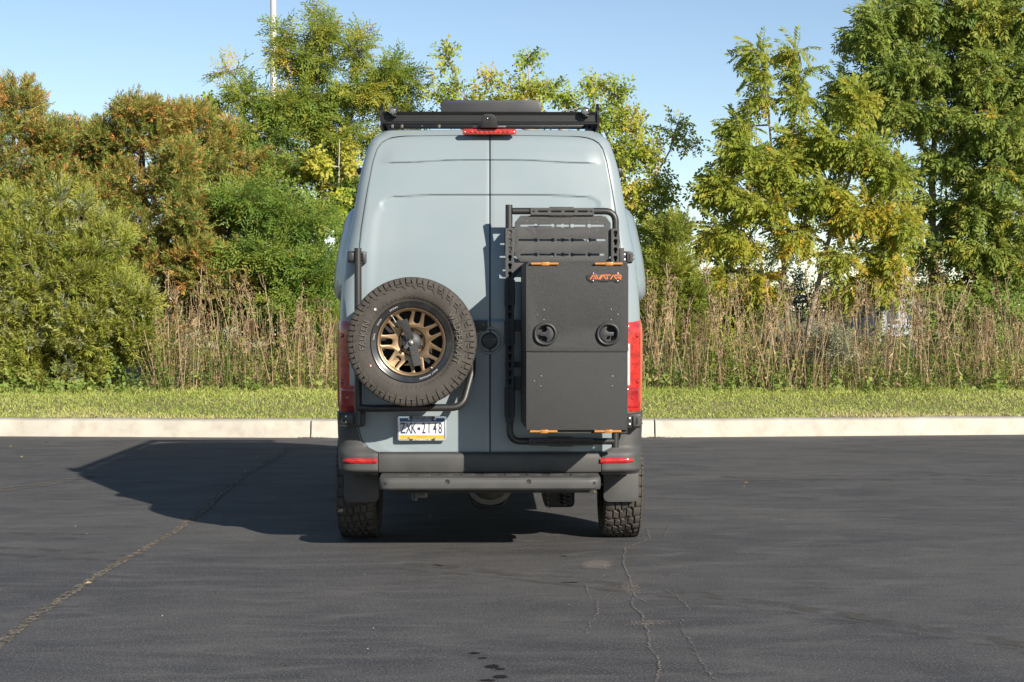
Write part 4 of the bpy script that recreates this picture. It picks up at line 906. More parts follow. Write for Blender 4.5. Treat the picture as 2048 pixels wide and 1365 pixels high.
# door outline: photo column of the left door's outer edge at photo row
_do = [(905, 764), (903.5, 752), (896, 736), (880, 723), (857, 716.5), (820, 714.5), (640, 715.5), (560, 716.5), (497, 719), (456, 723), (377, 736), (323, 746),
       (297, 754), (286, 762), (279, 773), (275.5, 784), (273.5, 797), (272.5, 812)]
_dz = np.array([PZ(py, float(Y0_of(PZ(py, .1))) + .02) for py, px in _do]); _dx = np.array([-PX(px, float(Y0_of(PZ(py, .1))) + .03) for py, px in _do])
ZD0, ZD1 = _dz[0], _dz[-1]
def XO(z): return float(np.interp(z, _dz, _dx))
def zbow(x, z): return z - 0.010 * (x / .75) ** 2 * float(smooth(2.3, 2.7, z))
Z_PANEL = PZ(389, .11); Z_CREASE = PZ(321, .17); Z_LEDGE = PZ(641, 0)
def relief(x, z):
    """pressed shapes of the door skin: positive = towards the camera"""
    a = XO(z) - x; b = Z_PANEL - .012 * (x / .7) ** 2 - z; R = .15
    a2 = a - .050
    if b < R and a2 < R: d = R - math.hypot(R - a2, R - b)
    else: d = min(a2, b)
    h = -0.013 * (.45 + .55 * float(smooth(.0, .22, a2))) * float(smooth(0, .007 if b < a2 else .075, d))
    c = z - (Z_CREASE - .016 * (x / .7) ** 2)
    h += 0.011 * float(smooth(-.004, .002, c)) * float(1 - smooth(0, .16, c)) * float(smooth(.03, .14, a))
    if z < Z_LEDGE + .02: h += 0.006 * float(1 - smooth(Z_LEDGE - .006, Z_LEDGE + .006, z)) * float(smooth(.05, .12, a))
    return h

# ------------------------------------------------------------------ the van
van = empty('camper_van', (0, 2.85, 0), 'tall blue grey camper van seen from behind, parked on the asphalt facing the kerb', 'van')

def body_mesh():
    mb = MB()
    zr = list(np.linspace(.57, ZD0, 4)) + [z for z in np.unique(np.concatenate([_dz, np.linspace(ZD0, ZD1, 46)])) if z > ZD0 + 1e-4]
    zr += list(np.linspace(ZD1, ZTOP, 9))[1:]
    G = []
    for z in zr:
        P, L, Nn = plan(z)
        xo = XO(z); so = s_of_x(z, xo); sc = s_of_y(z, float(Y0_of(z)) + BOW + float(R_of(z))); se = s_of_y(z, .30 + float(Y0_of(z)))
        cols = list(np.linspace(0, so, 12)) + list(np.linspace(so, sc, 12))[1:] + list(np.linspace(sc, se, 4))[1:] + list(np.linspace(se, L[-1], 60))[1:]
        row = []
        for j, sc_ in enumerate(cols):
            x, y, zz = at(z, sc_)
            if j < 11 and ZD0 < z < ZD1 - 1e-6: y += 0.06
            row.append((x, y, z))
        G.append(row)
    # roof: shallow dome closing inwards
    base = G[-1]
    for t, dz in ((.9, .012), (.7, .026), (.4, .036), (.0, .04)):
        G.append([(x * t, 2.1 + (y - 2.1) * (.55 + .45 * t), base[0][2] + dz) for x, y, _ in base])
    # wheel arches: lift the bottom edge round the axles
    for j in range(len(G[0])):
        y = G[0][j][1]; x = G[0][j][0]
        lift = 0
        for ax in (.86, 4.52):
            d = abs(y - ax)
            if d < .50 and x > .6: lift = max(lift, .385 + math.sqrt(.50 ** 2 - d * d) - .50)
        if lift > 0:
            zb = .57 + max(0, lift - .07)
            for i in range(len(G)):
                if G[i][j][2] < zb + .3:
                    x_, y_, z_ = G[i][j]; G[i][j] = (x_, y_, zb + (z_ - .57) * .3 / (max(0, lift - .07) + .3))
    mb.grid(G); mb.mirror()
    return mb
body_mesh().build('body', M['paint'], van, sharp=50)

def door_mesh(side):
    mb = MB(); gap = 0.0045
    zr = np.unique(np.concatenate([_dz, np.linspace(ZD0, ZD1, 190)])); zr = np.unique(np.round(zr, 4))
    us = np.concatenate([np.linspace(0, .9, 52), np.linspace(.9, 1, 16)[1:]])
    G = []
    for i, z in enumerate(zr):
        xo = XO(z) - gap; row = []
        for j, u in enumerate(us):
            x = gap + (xo - gap) * u
            p = at(z, s_of_x(z, x), 0.003)
            e = min((1 - u) * (xo - gap), u * (xo - gap), z - zr[0], zr[-1] - z)
            edge = 0.002 * (1 - float(smooth(0, .006, e)))
            row.append((side * x, p[1] - relief(x, z) + edge, zbow(x, z)))
        G.append(row)
    rim = lambda p: (p[0], p[1] + .04, p[2])
    mb.grid(G, flip=side < 0)
    loop = [r[-1] for r in G]; mb.grid([loop, [rim(p) for p in loop]], flip=side > 0)
    loop = [r[0] for r in G]; mb.grid([loop, [rim(p) for p in loop]], flip=side < 0)
    mb.grid([G[-1], [rim(p) for p in G[-1]]], flip=side < 0); mb.grid([G[0], [rim(p) for p in G[0]]], flip=side > 0)
    return mb
door_left = door_mesh(-1).build('rear_door', M['paint'], van, sharp=40)
door_right = door_mesh(1).build('rear_door', M['paint'], van, sharp=40)

def seal_mesh():
    mb = MB()
    # ribbon just under the skin, following the outline of both doors and the seam between them
    zr = np.unique(np.concatenate([_dz, np.linspace(ZD0, ZD1, 120)]))
    for sd in (1, -1):
        A, B = [], []
        for z in zr:
            xo = XO(z)
            pa = at(z, s_of_x(z, xo - .03), -.004); pb = at(z, s_of_x(z, xo) + .001, .0022)
            A.append((sd * pa[0], pa[1], zbow(pa[0], z))); B.append((sd * pb[0], pb[1], zbow(pb[0], z)))
        mb.grid([A, B], flip=sd < 0)
    xs = np.linspace(-.03 - XO(ZD1), XO(ZD1) + .03, 40)
    top = [(x, at(ZD1, abs(x), .002)[1], zbow(x, ZD1) + .0035) for x in xs]; low = [(x, y + .012, z - .03) for x, y, z in top]
    mb.grid([low, top])
    seam = np.linspace(ZD0, ZD1, 60)
    mb.grid([[(-.012, at(z, 0)[1] + .030, z) for z in seam], [(.012, at(z, 0)[1] + .030, z) for z in seam]])
    return mb
seal_mesh().build('door_seal', M['seal'], van)

# lower trim strip under the doors (black gap above the bumper)
mb = MB(); mb.box(-.735, .735, -.012, .10, PZ(914, 0), PZ(904.5, 0)); mb.build('door_sill', M['black_plastic'], van)

# bumper: centre bar and wrapped corners
ZB0, ZB1, ZBT = PZ(946, 0), PZ(907, 0), PZ(826, 0)
mb = MB()
xs = np.linspace(-.717, .717, 31); prof = [(.10, ZB1 + .002), (-.030, ZB1 + .002), (-.044, ZB1 - .004), (-.050, ZB1 - .014), (-.052, ZB1 - .03), (-.050, ZB0 + .02), (-.042, ZB0 + .006), (-.02, ZB0), (.10, ZB0)]
mb.grid([[(x, y + BOW * (x / .98) ** 2 + .006 * (abs(x) > .71), z) for x in xs] for y, z in prof])
mb.build('bumper', M['plastic'], van, sharp=30)

def bumper_corner(side):
    mb = MB(); zr = np.concatenate([np.linspace(ZB0 - .015, ZB1 + .02, 18), np.linspace(ZB1 + .02, ZBT, 22)[1:]])
    G = []
    for z in zr:
        xin = .721 if z < ZD0 + .004 else XO(z) + .006
        si = s_of_x(z, xin); se = s_of_y(z, .46)
        up = float(smooth(ZB1 - .012, ZB1 + .045, z))
        off = .052 * (1 - up) + .016 * up
        lo = float(smooth(ZB0 - .018, ZB0 + .020, z)); off = off * lo + .012 * (1 - lo)
        off += .004 * float(smooth(ZBT - .015, ZBT, z)) * -1
        row = [at(z, si, -.02, side)]
        for u in np.linspace(0, 1, 34):
            s_ = si + (se - si) * u
            o = off * (1 - .88 * float(smooth(.30, .72, u)))
            o *= .9 + .1 * float(smooth(0, .03, u))
            p = at(z, s_, .013 * lo + .004, side); row.append((p[0], p[1] - max(0, o - .013), p[2]))
        G.append(row)
    G.insert(0, [(p[0] * .97, p[1] + .05, p[2] + .004) for p in G[0]])
    G.append([(p[0] * .985, p[1] + .02, p[2] + .002) for p in G[-1]])
    mb.grid(G, flip=side < 0); return mb
corners = {sd: bumper_corner(sd).build('bumper_corner', M['plastic'], van, sharp=38) for sd in (-1, 1)}
for sd, (a, b) in ((-1, (697, 755)), (1, (1200, 1260))):
    xa, xb = sorted((abs(PX(a, -.02)), abs(PX(b, -.02))))
    mb = MB(); z0, z1 = PZ(926.5, -.02), PZ(917, -.02)
    G = []
    for k, z in enumerate(np.linspace(z0, z1, 5)):
        row = []
        for u in np.linspace(0, 1, 22):
            x = xa + (xb - xa) * u
            zz = z0 + (z - z0) * (1 - .45 * float(smooth(.85, 1.0, u))) + .006 * float(smooth(.8, 1, u))
            e = min(k, 4 - k); row.append(at(zz, s_of_x(zz, x), .062 + (.005 if e else 0), sd))
        G.append(row)
    mb.grid(G, flip=sd < 0); mb.build('reflector', M['red'], corners[sd])

# rear step
mb = MB()
def step_section(x, inset):
    return [(-.05, .535), (-.235 + inset, .533), (-.262 + inset, .527), (-.275 + inset, .513), (-.279 + inset, .50), (-.272 + inset, .462), (-.262 + inset, .452), (-.05, .452)]
xs = [-.700, -.694, -.680, -.655] + list(np.linspace(-.62, .62, 9)) + [.655, .680, .694, .700]
mb.grid([[(x, p[0] + .0, p[1] - (.012 if abs(x) > .697 else 0) * (p[1] - .49) / .04) for p in step_section(x, {.700: .05, .694: .030, .680: .014, .655: .004}.get(round(abs(x), 3), 0))] for x in xs])
for sd in (-1, 1):
    pr = step_section(.7, .05); mb.add([(sd * .7, p[0], p[1] - .012 * (p[1] - .49) / .04) for p in pr], [tuple(range(len(pr)))[::sd]])
for x in np.linspace(-.56, .56, 9):                              # tread ribs on the step's top face
    mb.box(x - .045, x + .045, -.20, -.09, .534, .538, .0015)
step = mb.build('rear_step', M['plastic'], van, sharp=32)
for px in (895, 1058):
    mb = MB(); c = (PX(px, -.28), -.277, PZ(964.5, -.28))
    mb.lathe([(.0001, -.006), (.007, -.006), (.0085, -.003), (.0095, -.003), (.0125, -.005), (.0145, -.002), (.0145, .004)], c, 'y', 20); mb.build('parking_sensor', M['grey_metal'], step)
for sd in (-1, 1):
    mb = MB(); c = (sd * .655, -.272, .495); mb.lathe([(.0001, -.005), (.008, -.005), (.0105, -.001), (.0105, .01)], c, 'y', 14); mb.build('parking_sensor', M['grey_metal'], step)

# tail lamps
def lamp(side):
    z0, z1 = PZ(824, 0), PZ(643, 0)
    x_in = .852
    lens = None
    def strip(za, zb, fa, fb, off, name, m, parent, nz=24, nu=14, slant=True, edge=.006):
        mb = MB(); G = []
        zz = np.linspace(za, zb, nz)
        for i, z in enumerate(zz):
            si = s_of_x(z, x_in); se = s_of_y(z, .20); row = []
            for j, u in enumerate(np.linspace(fa, fb, nu)):
                e = min(i, nz - 1 - i, j, nu - 1 - j)
                o = off + (edge * min(1, e / 2) if edge else 0)
                p = at(z, si + (se - si) * u, o, side)
                dz = .028 * u * (z - za) / (zb - za) if slant else 0
                row.append((p[0], p[1], p[2] + dz - (.012 if slant else 0)))
            G.append(row)
        mb.grid(G, flip=side < 0)
        return mb.build(name, m, parent)
    root = strip(z0, z1, 0, .66, .003, 'tail_lamp', M['red'], van, edge=.007)
    strip(z0, z1, .665, 1.0, .003, 'side_lens', M['amber_edge'], root, edge=.010)
    h = z1 - z0
    strip(z0 + h * .29, z0 + h * .75, .0, .20, .0125, 'reverse_lens', M['clear_lens'], root, slant=False, edge=.004)
    strip(z0 + h * .04, z0 + h * .26, .03, .50, .0125, 'brake_lens', M['red_deep'], root, slant=False, edge=.004)
    for k, (fz, fu) in enumerate(((.84, .40), (.33, .42), (.15, .25))):
        z = z0 + h * fz; si = s_of_x(z, x_in); se = s_of_y(z, .20); c = at(z, si + (se - si) * fu, .013, side)
        mb = MB(); mb.lathe([(.0001, -.008), (.010, -.006), (.014, 0), (.014, .01)], c, 'y', 14); mb.build('bulb_ring', M['red_deep'], root)
    return root
lamp(-1); lamp(1)

# high brake light and rear camera
mb = MB(); yb = .17
brake = MB().plate(rrect(PX(925, yb), PX(1033, yb), PZ(270.5, yb), PZ(259.5, yb), .014), yb + .01, th=.05, bev=.006)
brake = brake.build('high_brake_light', M['red'], van)
for px in np.linspace(942, 1016, 9):
    mb = MB(); mb.lathe([(.0001, -.004), (.007, -.003), (.009, .002)], (PX(px, yb - .02), yb - .0155, PZ(264.8, yb - .02)), 'y', 12); mb.build('diode', M['red_deep'], brake)
for px in (930, 1028):
    mb = MB(); mb.lathe([(.0001, -.003), (.005, -.002), (.006, .002)], (PX(px, yb - .02), yb - .0155, PZ(265, yb - .02)), 'y', 10); mb.build('screw', M['steel'], brake)
yc = .16
prof = [(PX(961, yc), PZ(258, yc)), (PX(996, yc), PZ(258, yc)), (PX(993, yc), PZ(240, yc)), (PX(989, yc), PZ(234, yc)), (PX(983, yc), PZ(232, yc)), (PX(971, yc), PZ(232, yc)), (PX(966, yc), PZ(234, yc)), (PX(964, yc), PZ(240, yc))]
mb = MB().plate(prof, yc + .02, th=.10, bev=.008, warp=lambda p: (p[0], p[1] - .25 * (p[2] - 2.72), p[2]))
mb.box(PX(945, .2), PX(1012, .2), .15, .27, PZ(259.5, .2), PZ(254, .2), .006)
camera_pod = mb.build('reversing_camera', M['black_plastic'], van)
mb = MB().lathe([(.0001, -.004), (.010, -.004), (.013, -.006), (.016, -.002), (.016, .01)], (PX(978, yc), yc - .055, PZ(239, yc)), 'y', 18); mb.build('camera_lens', M['lip'], camera_pod)

# lock cover between the doors and the catch block beside it
xc, zc = PX(979, -.03), PZ(682, -.03)
mb = MB().lathe([(.0001, -.046), (.043, -.046), (.050, -.040), (.052, -.03), (.052, .03)], (xc, 0, zc), 'y', 40)
cover = mb.build('lock_cover', M['black_plastic'], van)
mb = MB().lathe([(.070, -.008), (.078, -.014), (.086, -.014), (.092, -.004), (.092, .02)], (xc, .010, zc), 'y', 48)
mb.build('recess_ring', M['paint'], cover)
mb = MB().text('AVATAR', xc, -.0465, zc + .006, .024, .0006, spacing=1.1).text('ADVENTURE', xc + .012, -.0465, zc - .012, .009, .0005); mb.build('lettering', M['dull_metal'], cover)
mb = MB().plate([(PX(947, -.03), PZ(641, -.03)), (PX(975, -.03), PZ(641, -.03)), (PX(975, -.03), PZ(656, -.03)), (PX(955, -.03), PZ(664, -.03)), (PX(940, -.03), PZ(664, -.03)), (PX(940, -.03), PZ(641, -.03))], -.02, th=.03, bev=.003)
mb.box(-.13, PX(975, -.03) - .01, -.032, -.006, PZ(662, -.03), PZ(643, -.03))
catch = mb.build('number_lamp_trim', M['black_plastic'], van)
mb = MB().lathe([(.0001, -.006), (.008, -.006), (.010, -.002), (.010, .004)], (PX(966, -.03), -.037, PZ(650, -.03)), 'y', 14); mb.build('screw', M['dull_metal'], catch)

# licence plate
yl = -.03
px0, px1, pz0, pz1 = PX(795.5, yl), PX(892.5, yl), PZ(882, yl), PZ(832.5, yl); pcx = (px0 + px1) / 2; ph = pz1 - pz0
mb = MB().box(px0 + .006, px1 - .006, yl - .001, yl + .020, pz0 + .006, pz1 - .006, .003)
plate = mb.build('licence_plate', M['white'], van)
mb = MB().plate(rrect(px0, px1, pz0, pz1, .012), yl - .004, [rrect(px0 + .012, px1 - .012, pz0 + .013, pz1 - .015, .003)], th=.009, bev=.002)
mb.build('plate_frame', M['chrome'], plate, sharp=50)
mb = MB().box(px0 + .0125, px1 - .0125, yl - .0022, yl, pz1 - .036, pz1 - .0155); mb.build('blue_band', M['plate_blue'], plate)
mb = MB().box(px0 + .0125, px1 - .0125, yl - .0022, yl, pz0 + .0135, pz0 + .036); mb.build('yellow_band', M['plate_yellow'], plate)
zmid = pz0 + ph * .485
mb = MB()
for ch, u in zip('ZXK2148', (.105, .225, .325, .535, .645, .765, .875)):
    mb.text(ch, px0 + u * (px1 - px0), yl - .0022, zmid, .098, .0006, xs=.52, bold=.0010)
mb.plate([(px0 + (px1 - px0) * .435 + .0115 * math.cos(a), zmid + .012 * math.sin(a)) for a in np.radians([90, 162, 234, 306, 18])][::-1], yl - .0022, th=.0012)
mb.build('plate_number', M['plate_ink'], plate, sharp=0)
mb = MB().text('PENNSYLVANIA', pcx, yl - .0035, pz1 - .0262, .0215, .0006, xs=.80); mb.build('state_name', M['white'], plate, sharp=0)
mb = MB().text('TRUCK', pcx - .004, yl - .0035, pz0 + .0262, .022, .0006, xs=.95); mb.build('plate_class', mat('plate_dull_gold', (.50, .26, .05), .5, var=.05), plate, sharp=0)
mb = MB().box(pcx - .082, pcx + .082, yl - .0095, yl - .0088, pz1 - .0140, pz1 - .0015).box(pcx - .082, pcx + .082, yl - .0095, yl - .0088, pz0 + .0015, pz0 + .0125); mb.build('frame_band', M['black_plastic'], plate)
mb = MB().text('MERCEDES-BENZ', pcx, yl - .0099, pz1 - .0078, .0155, .0005, xs=1.0, spacing=1.05); mb.text('of WASHINGTON', pcx, yl - .0099, pz0 + .0068, .0150, .0005, xs=1.0, bold=.0004); mb.build('dealer_lettering', M['white'], plate, sharp=0)
for u, v in ((.23, .87), (.77, .87), (.23, .115), (.77, .115)):
    mb = MB().lathe([(.0001, -.004), (.005, -.004), (.007, -.001), (.007, .002)], (px0 + u * (px1 - px0), yl - .006, pz0 + v * ph), 'y', 12); mb.build('plate_screw', M['steel'], plate)

# bulges on both flanks (sleeping-space flares), each with a dark window
for sd in (-1, 1):
    mb = MB(); z0, z1 = 1.625, 2.31; G = []
    for k, y in enumerate(np.linspace(.48, 2.55, 30)):
        t = (y - .48) / (2.55 - .48); e = min(t, 1 - t) * (2.55 - .48)
        h = float(smooth(0, .34, e)) ** .6; row = []
        mid, half = (z0 + z1) / 2, (z1 - z0) / 2 * (.72 + .28 * h)
        for a in np.sin(np.linspace(-math.pi / 2, math.pi / 2, 28)):
            z = mid + half * a; b = (1 - abs(a) ** 7) ** .5 if abs(a) < 1 else 0
            wv = float(W_of(z)); row.append((sd * (wv - .01 + (.128 - .006 * a) * h * b), y, z))
        G.append(row)
    mb.grid(G, flip=sd > 0)
    fl = mb.build('flank_flare', M['paint'], van, sharp=60)
    mb = MB(); G = []
    for y in np.linspace(1.0, 2.0, 6): G.append([(sd * (float(W_of(z)) - .01 + (.128 - .006 * (z - 1.97) / .34) * (1 - abs((z - 1.9675) / .3425) ** 7) ** .5 + .004), y, z) for z in np.linspace(1.80, 2.14, 8)])
    mb.grid(G, flip=sd > 0); mb.build('flare_window', M['glass'], fl)
    # scene lamp high on the flank
    mb = MB(); x = abs(PX(722, .5)); mb.box(*sorted((sd * (x - .03), sd * (x + .012))), .46, .62, PZ(349, .5), PZ(338, .5), .004)
    for k in range(4): mb.box(*sorted((sd * (x + .008), sd * (x + .022))), .47 + k * .035, .49 + k * .035, PZ(348, .5), PZ(339, .5), .002)
    mb.build('scene_lamp', M['black_plastic'], van)
mb = MB()
for sd in (-1, 1):
    for k in range(3):
        zz = 1.45; mb.box(*sorted((sd * (.985), sd * (.992))), 3.2, 4.3, 1.42, 2.0, .003) if k == 0 else None
mb.build('cab_window', M['glass'], van)

# underbody, axle, differential, hitch, springs, mud flaps
mb = MB().box(-.70, .70, .12, 5.2, .50, .62).box(-.52, -.44, .05, 5.2, .42, .52, .01).box(.44, .52, .05, 5.2, .42, .52, .01)
mb.box(-.93, -.70, 1.45, 4.2, .47, .60).box(.70, .93, 1.45, 4.2, .47, .60)
mb.build('chassis', M['black_plastic'], van)
mb = MB().cyl((-.75, .86, .385), (.75, .86, .385), .045, 14)
axle = mb.build('rear_axle', M['dull_metal'], van)
mb = MB().lathe([(.0001, -.13), (.06, -.128), (.10, -.11), (.13, -.07), (.14, -.05), (.175, -.045), (.175, -.02), (.14, 0), (.10, .1), (.0001, .12)], (0, .90, .39), 'y', 32)
for k in range(10):
    a = 2 * math.pi * k / 10 + .3; mb.cyl((.158 * math.cos(a), .845, .39 + .158 * math.sin(a)), (.158 * math.cos(a), .86, .39 + .158 * math.sin(a)), .009, 6)
mb.build('differential', M['dull_metal'], axle)
mb = MB().tube(bend([(PX(920, .9), .9, .50), (PX(925, .9), .9, .40), (PX(952, .9), .9, .20), (PX(1005, .9), .9, .20), (PX(1032, .9), .9, .40), (PX(1036, .9), .9, .50)], .05), .016, 8)
False and mb.plate([(PX(912, .9), .47), (PX(930, .9), .47), (PX(958, .9), .235), (PX(1000, .9), .235), (PX(1026, .9), .47), (PX(1044, .9), .47), (PX(1040, .9), .395), (PX(1005, .9), .185), (PX(950, .9), .185), (PX(915, .9), .395)][::-1], .88, th=.02, bev=.002)
mb.build('skid_bar', M['grey_metal'], axle)
yh = .02
mb = MB().box(PX(829, yh), PX(855, yh), yh, yh + .25, PZ(997, yh), PZ(975, yh), .006).box(PX(832, yh), PX(853, yh), yh - .012, yh, PZ(994, yh), PZ(978, yh), .004)
mb.tube([(PX(826, yh), yh + .04, .46), (PX(826, yh), yh + .04, PZ(1002, yh))], .012, 8).ball((PX(831, yh), yh + .02, PZ(1000, yh)), .014)
hitch = mb.build('tow_receiver', M['dull_metal'], van)
mb = MB().plate(rrect(PX(835, yh), PX(850, yh), PZ(991, yh), PZ(980, yh), .004), yh - .016, [rrect(PX(838, yh), PX(847, yh), PZ(985, yh), PZ(981.5, yh), .002)], th=.008); mb.build('receiver_plug', M['black_plastic'], hitch)
for px, pzb, rr, dm in ((1095, 1016, .013, 'white_dot'), (1130, 1012, .034, 'dull_metal')):
    y = .85; mb = MB(); zt, zb = .50, PZ(pzb, y); n = 150; tn = 10
    mb.tube([(PX(px, y) + rr * math.cos(2 * math.pi * tn * k / n), y + rr * math.sin(2 * math.pi * tn * k / n), zt + (zb - zt) * k / n) for k in range(n + 1)], .0065, 6)
    spring = mb.build('coil_spring', M['black_plastic'] if dm != 'white_dot' else M['dull_metal'], van)
    mb = MB().cyl((PX(px, y), y, zt), (PX(px, y), y, zb), rr * .5, 10); mb.build('damper', M['black_plastic'], spring)
mb = MB().box(PX(1088, .95), PX(1150, .95), .95, 1.5, PZ(1017, .95), .50, .03); mb.build('muffler', M['black_plastic'], van)
mb = MB().box(-.66, .66, .0, .16, .40, .55, .008); mb.build('shadow_filler', M['black_plastic'], van)  # black box added to close the lit gap in the step's ground shadow
mb = MB().tube([(PX(1150, .6), .6, PZ(985, .6)), (PX(1180, .5), .5, PZ(977, .5)), (PX(1205, .4), .4, PZ(970, .4))], .008, 6)
mb.build('brake_line', M['black_plastic'], van)
mb = MB().tube([(PX(1095, .6), .6, PZ(976, .6)), (PX(1115, .6), .6, PZ(988, .6)), (PX(1150, .6), .6, PZ(985, .6))], .007, 6)
mb.build('brake_line', M['black_plastic'], van)
for sd, (a, b) in ((-1, (687, 757)), (1, (1208, 1278))):
    y = .42; xa, xb = PX(a, y), PX(b, y); z0, z1 = PZ(1006, y), PZ(935, y)
    out = [(xa, z1), (xb, z1)] + [(xb - .035 + .035 * math.cos(q), z0 + .035 - .035 * math.sin(q)) for q in np.linspace(0, math.pi / 2, 6)] + [(xa + .035 - .035 * math.sin(q), z0 + .035 - .035 * math.cos(q)) for q in np.linspace(0, math.pi / 2, 6)]
    mb = MB().plate(out[::-1], y, th=.012, bev=.003, warp=lambda p: (p[0], p[1] - .10 * (p[2] - .38) + .05 * ((p[0] - (xa + xb) / 2) / .12) ** 2 * .3, p[2]))
    fl = mb.build('mud_flap', M['plastic'] if sd > 0 else M['plastic'], van)
    mb = MB().box((xa + xb) / 2 - .03, (xa + xb) / 2 + .03, y - .05, y - .01, PZ(953, y), PZ(944, y), .004); mb.build('flap_bracket', M['grey_metal'], fl)

# hinges on the left edge (bare) and the right edge

# ------------------------------------------------------------------ tyres and rims (local axis = y, outer face at -y)
def tyre_mesh():
    mb = MB()
    half = [(.232, .092), (.250, .112), (.262, .117), (.264, .121), (.280, .129), (.310, .134), (.335, .132), (.352, .127), (.366, .119), (.376, .108), (.381, .09), (.382, .0)]
    prof = [(r, -a) for r, a in half] + [(r, a) for r, a in half[::-1][1:]]
    mb.lathe(prof, n=120, mi=0)
    rnd = random.Random(3); N = 34; dt = 2 * math.pi / N
    def lug(poly, r0, r1, mi=1, dish=True):
        """poly of (theta, y) raised from r0 to r1"""
        k = len(poly); V = []
        ct = sum(p[0] for p in poly) / k; cy = sum(p[1] for p in poly) / k
        for r, sh in ((r0, 1.0), (r1 - .002, 1.0), (r1, .9)):
            for th, y in poly:
                th2, y2 = ct + (th - ct) * sh, cy + (y - cy) * sh
                rr = r - (.010 * max(0, (abs(y2) - .09) / .03) if r > r0 else 0)
                V.append((rr * math.cos(th2), y2, rr * math.sin(th2)))
        F = [(i, (i + 1) % k, k + (i + 1) % k, k + i) for i in range(k)] + [(k + i, k + (i + 1) % k, 2 * k + (i + 1) % k, 2 * k + i) for i in range(k)] + [tuple(range(2 * k, 3 * k))]
        mb.add(V, F, mi)
    for k in range(N):
        t = k * dt; g = .014
        for row, (ya, yb, sk, of) in enumerate(((-.124, -.072, .10, 0), (-.062, -.028, -.5, .35), (-.020, .020, .5, .1), (.028, .062, -.5, .6), (.072, .124, .10, .5))):
            o = t + of * dt; a = sk * dt * .5; j = rnd.uniform(-.05, .05) * dt; zg = .007 * (1 if k % 2 else -1)
            ya2, yb2 = (ya, yb + zg) if row == 0 else ((ya + zg, yb + zg) if row in (1, 2, 3) else (ya + zg, yb))
            ym = (ya2 + yb2) / 2
            if row in (0, 4):
                poly = [(o + g, ya2), (o + g + a * .5, ym), (o + g + a, yb2), (o + dt - g + a + j, yb2), (o + dt - g + a * .5, ym + .004), (o + dt - g, ya2)]
            else:
                poly = [(o + g + j, ya2), (o + g + a + .12 * dt, ym), (o + g + a, yb2), (o + dt - g + a, yb2), (o + dt - g + a - .1 * dt, ym), (o + dt - g + j, ya2)]
            lug(poly, .376, .395 if row not in (0, 4) else .394)
    # shoulder lugs running down both sidewalls, with claw shapes below them
    for sd in (-1, 1):
        for k in range(N * 2):
            t = k * dt / 2; long = k % 2 == 0
            a0, a1 = t + .010, t + dt / 2 - .010
            path = [(.390, .118), (.383, .127), (.368, .1325), (.352 if long else .358, .1345)]
            V, F = [], []
            for w in (0, 1):
                for i, (r, y) in enumerate(path):
                    for q, aa in enumerate((a0, a1 - (.02 if i == 3 and long else 0))):
                        rr, yy = (r, y) if w else (r - .012, y - .012)
                        V.append((rr * math.cos(aa), sd * yy, rr * math.sin(aa)))
            n = len(path) * 2
            for i in range(len(path) - 1):
                F.append((n + 2 * i, n + 2 * i + 1, n + 2 * i + 3, n + 2 * i + 2))
                F.append((2 * i, n + 2 * i, n + 2 * i + 2, 2 * i + 2)); F.append((2 * i + 1, 2 * i + 3, n + 2 * i + 3, n + 2 * i + 1))
            i = len(path) - 1; F.append((2 * i, n + 2 * i, n + 2 * i + 1, 2 * i + 1))
            mb.add(V, F, 1)
            if long:                                             # claw
                poly = [(.352, a0), (.352, a0 + dt * .85), (.343, a0 + dt * .82), (.338, a0 + dt * .55), (.343, a0 + dt * .35), (.326, a0 + dt * .08), (.322, a0 + dt * .02)]
                base = [(r * math.cos(q), sd * .1325, r * math.sin(q)) for r, q in poly]; top = [(r * math.cos(q), sd * .1375, r * math.sin(q)) for r, q in poly]
                m = len(poly); mb.add(base + top, [(i, (i + 1) % m, m + (i + 1) % m, m + i) for i in range(m)] + [tuple(range(m, 2 * m))], 1)
        for k in range(60):                                      # fine ribs near the bead
            q = 2 * math.pi * k / 60
            for qq in (q, q + .02):
                pass
            V = [(r * math.cos(q + d), sd * y, r * math.sin(q + d)) for d in (0, .035) for r, y in ((.266, .1235), (.280, .1300))]
            mb.add(V + [(x, y + sd * .002, z) for x, y, z in V], [(4, 5, 7, 6), (0, 4, 6, 2), (1, 3, 7, 5)], 1)
    return mb.mesh('tyre', [M['rubber'], M['rubber']], 40)

def arc_text(body, radius, y, size, centre_deg, clockwise=True, extrude=.0015, xs=1.0, spacing=1.0):
    """lettering bent round the wheel, tops outwards"""
    V, F = text_shape(body, size, extrude, xs, spacing)
    out = []
    for u, v, w in V:
        a = math.radians(centre_deg) - u / radius; r = radius + v
        out.append((r * math.cos(a), y - w, r * math.sin(a)))
    return out, F

TYRE = tyre_mesh()

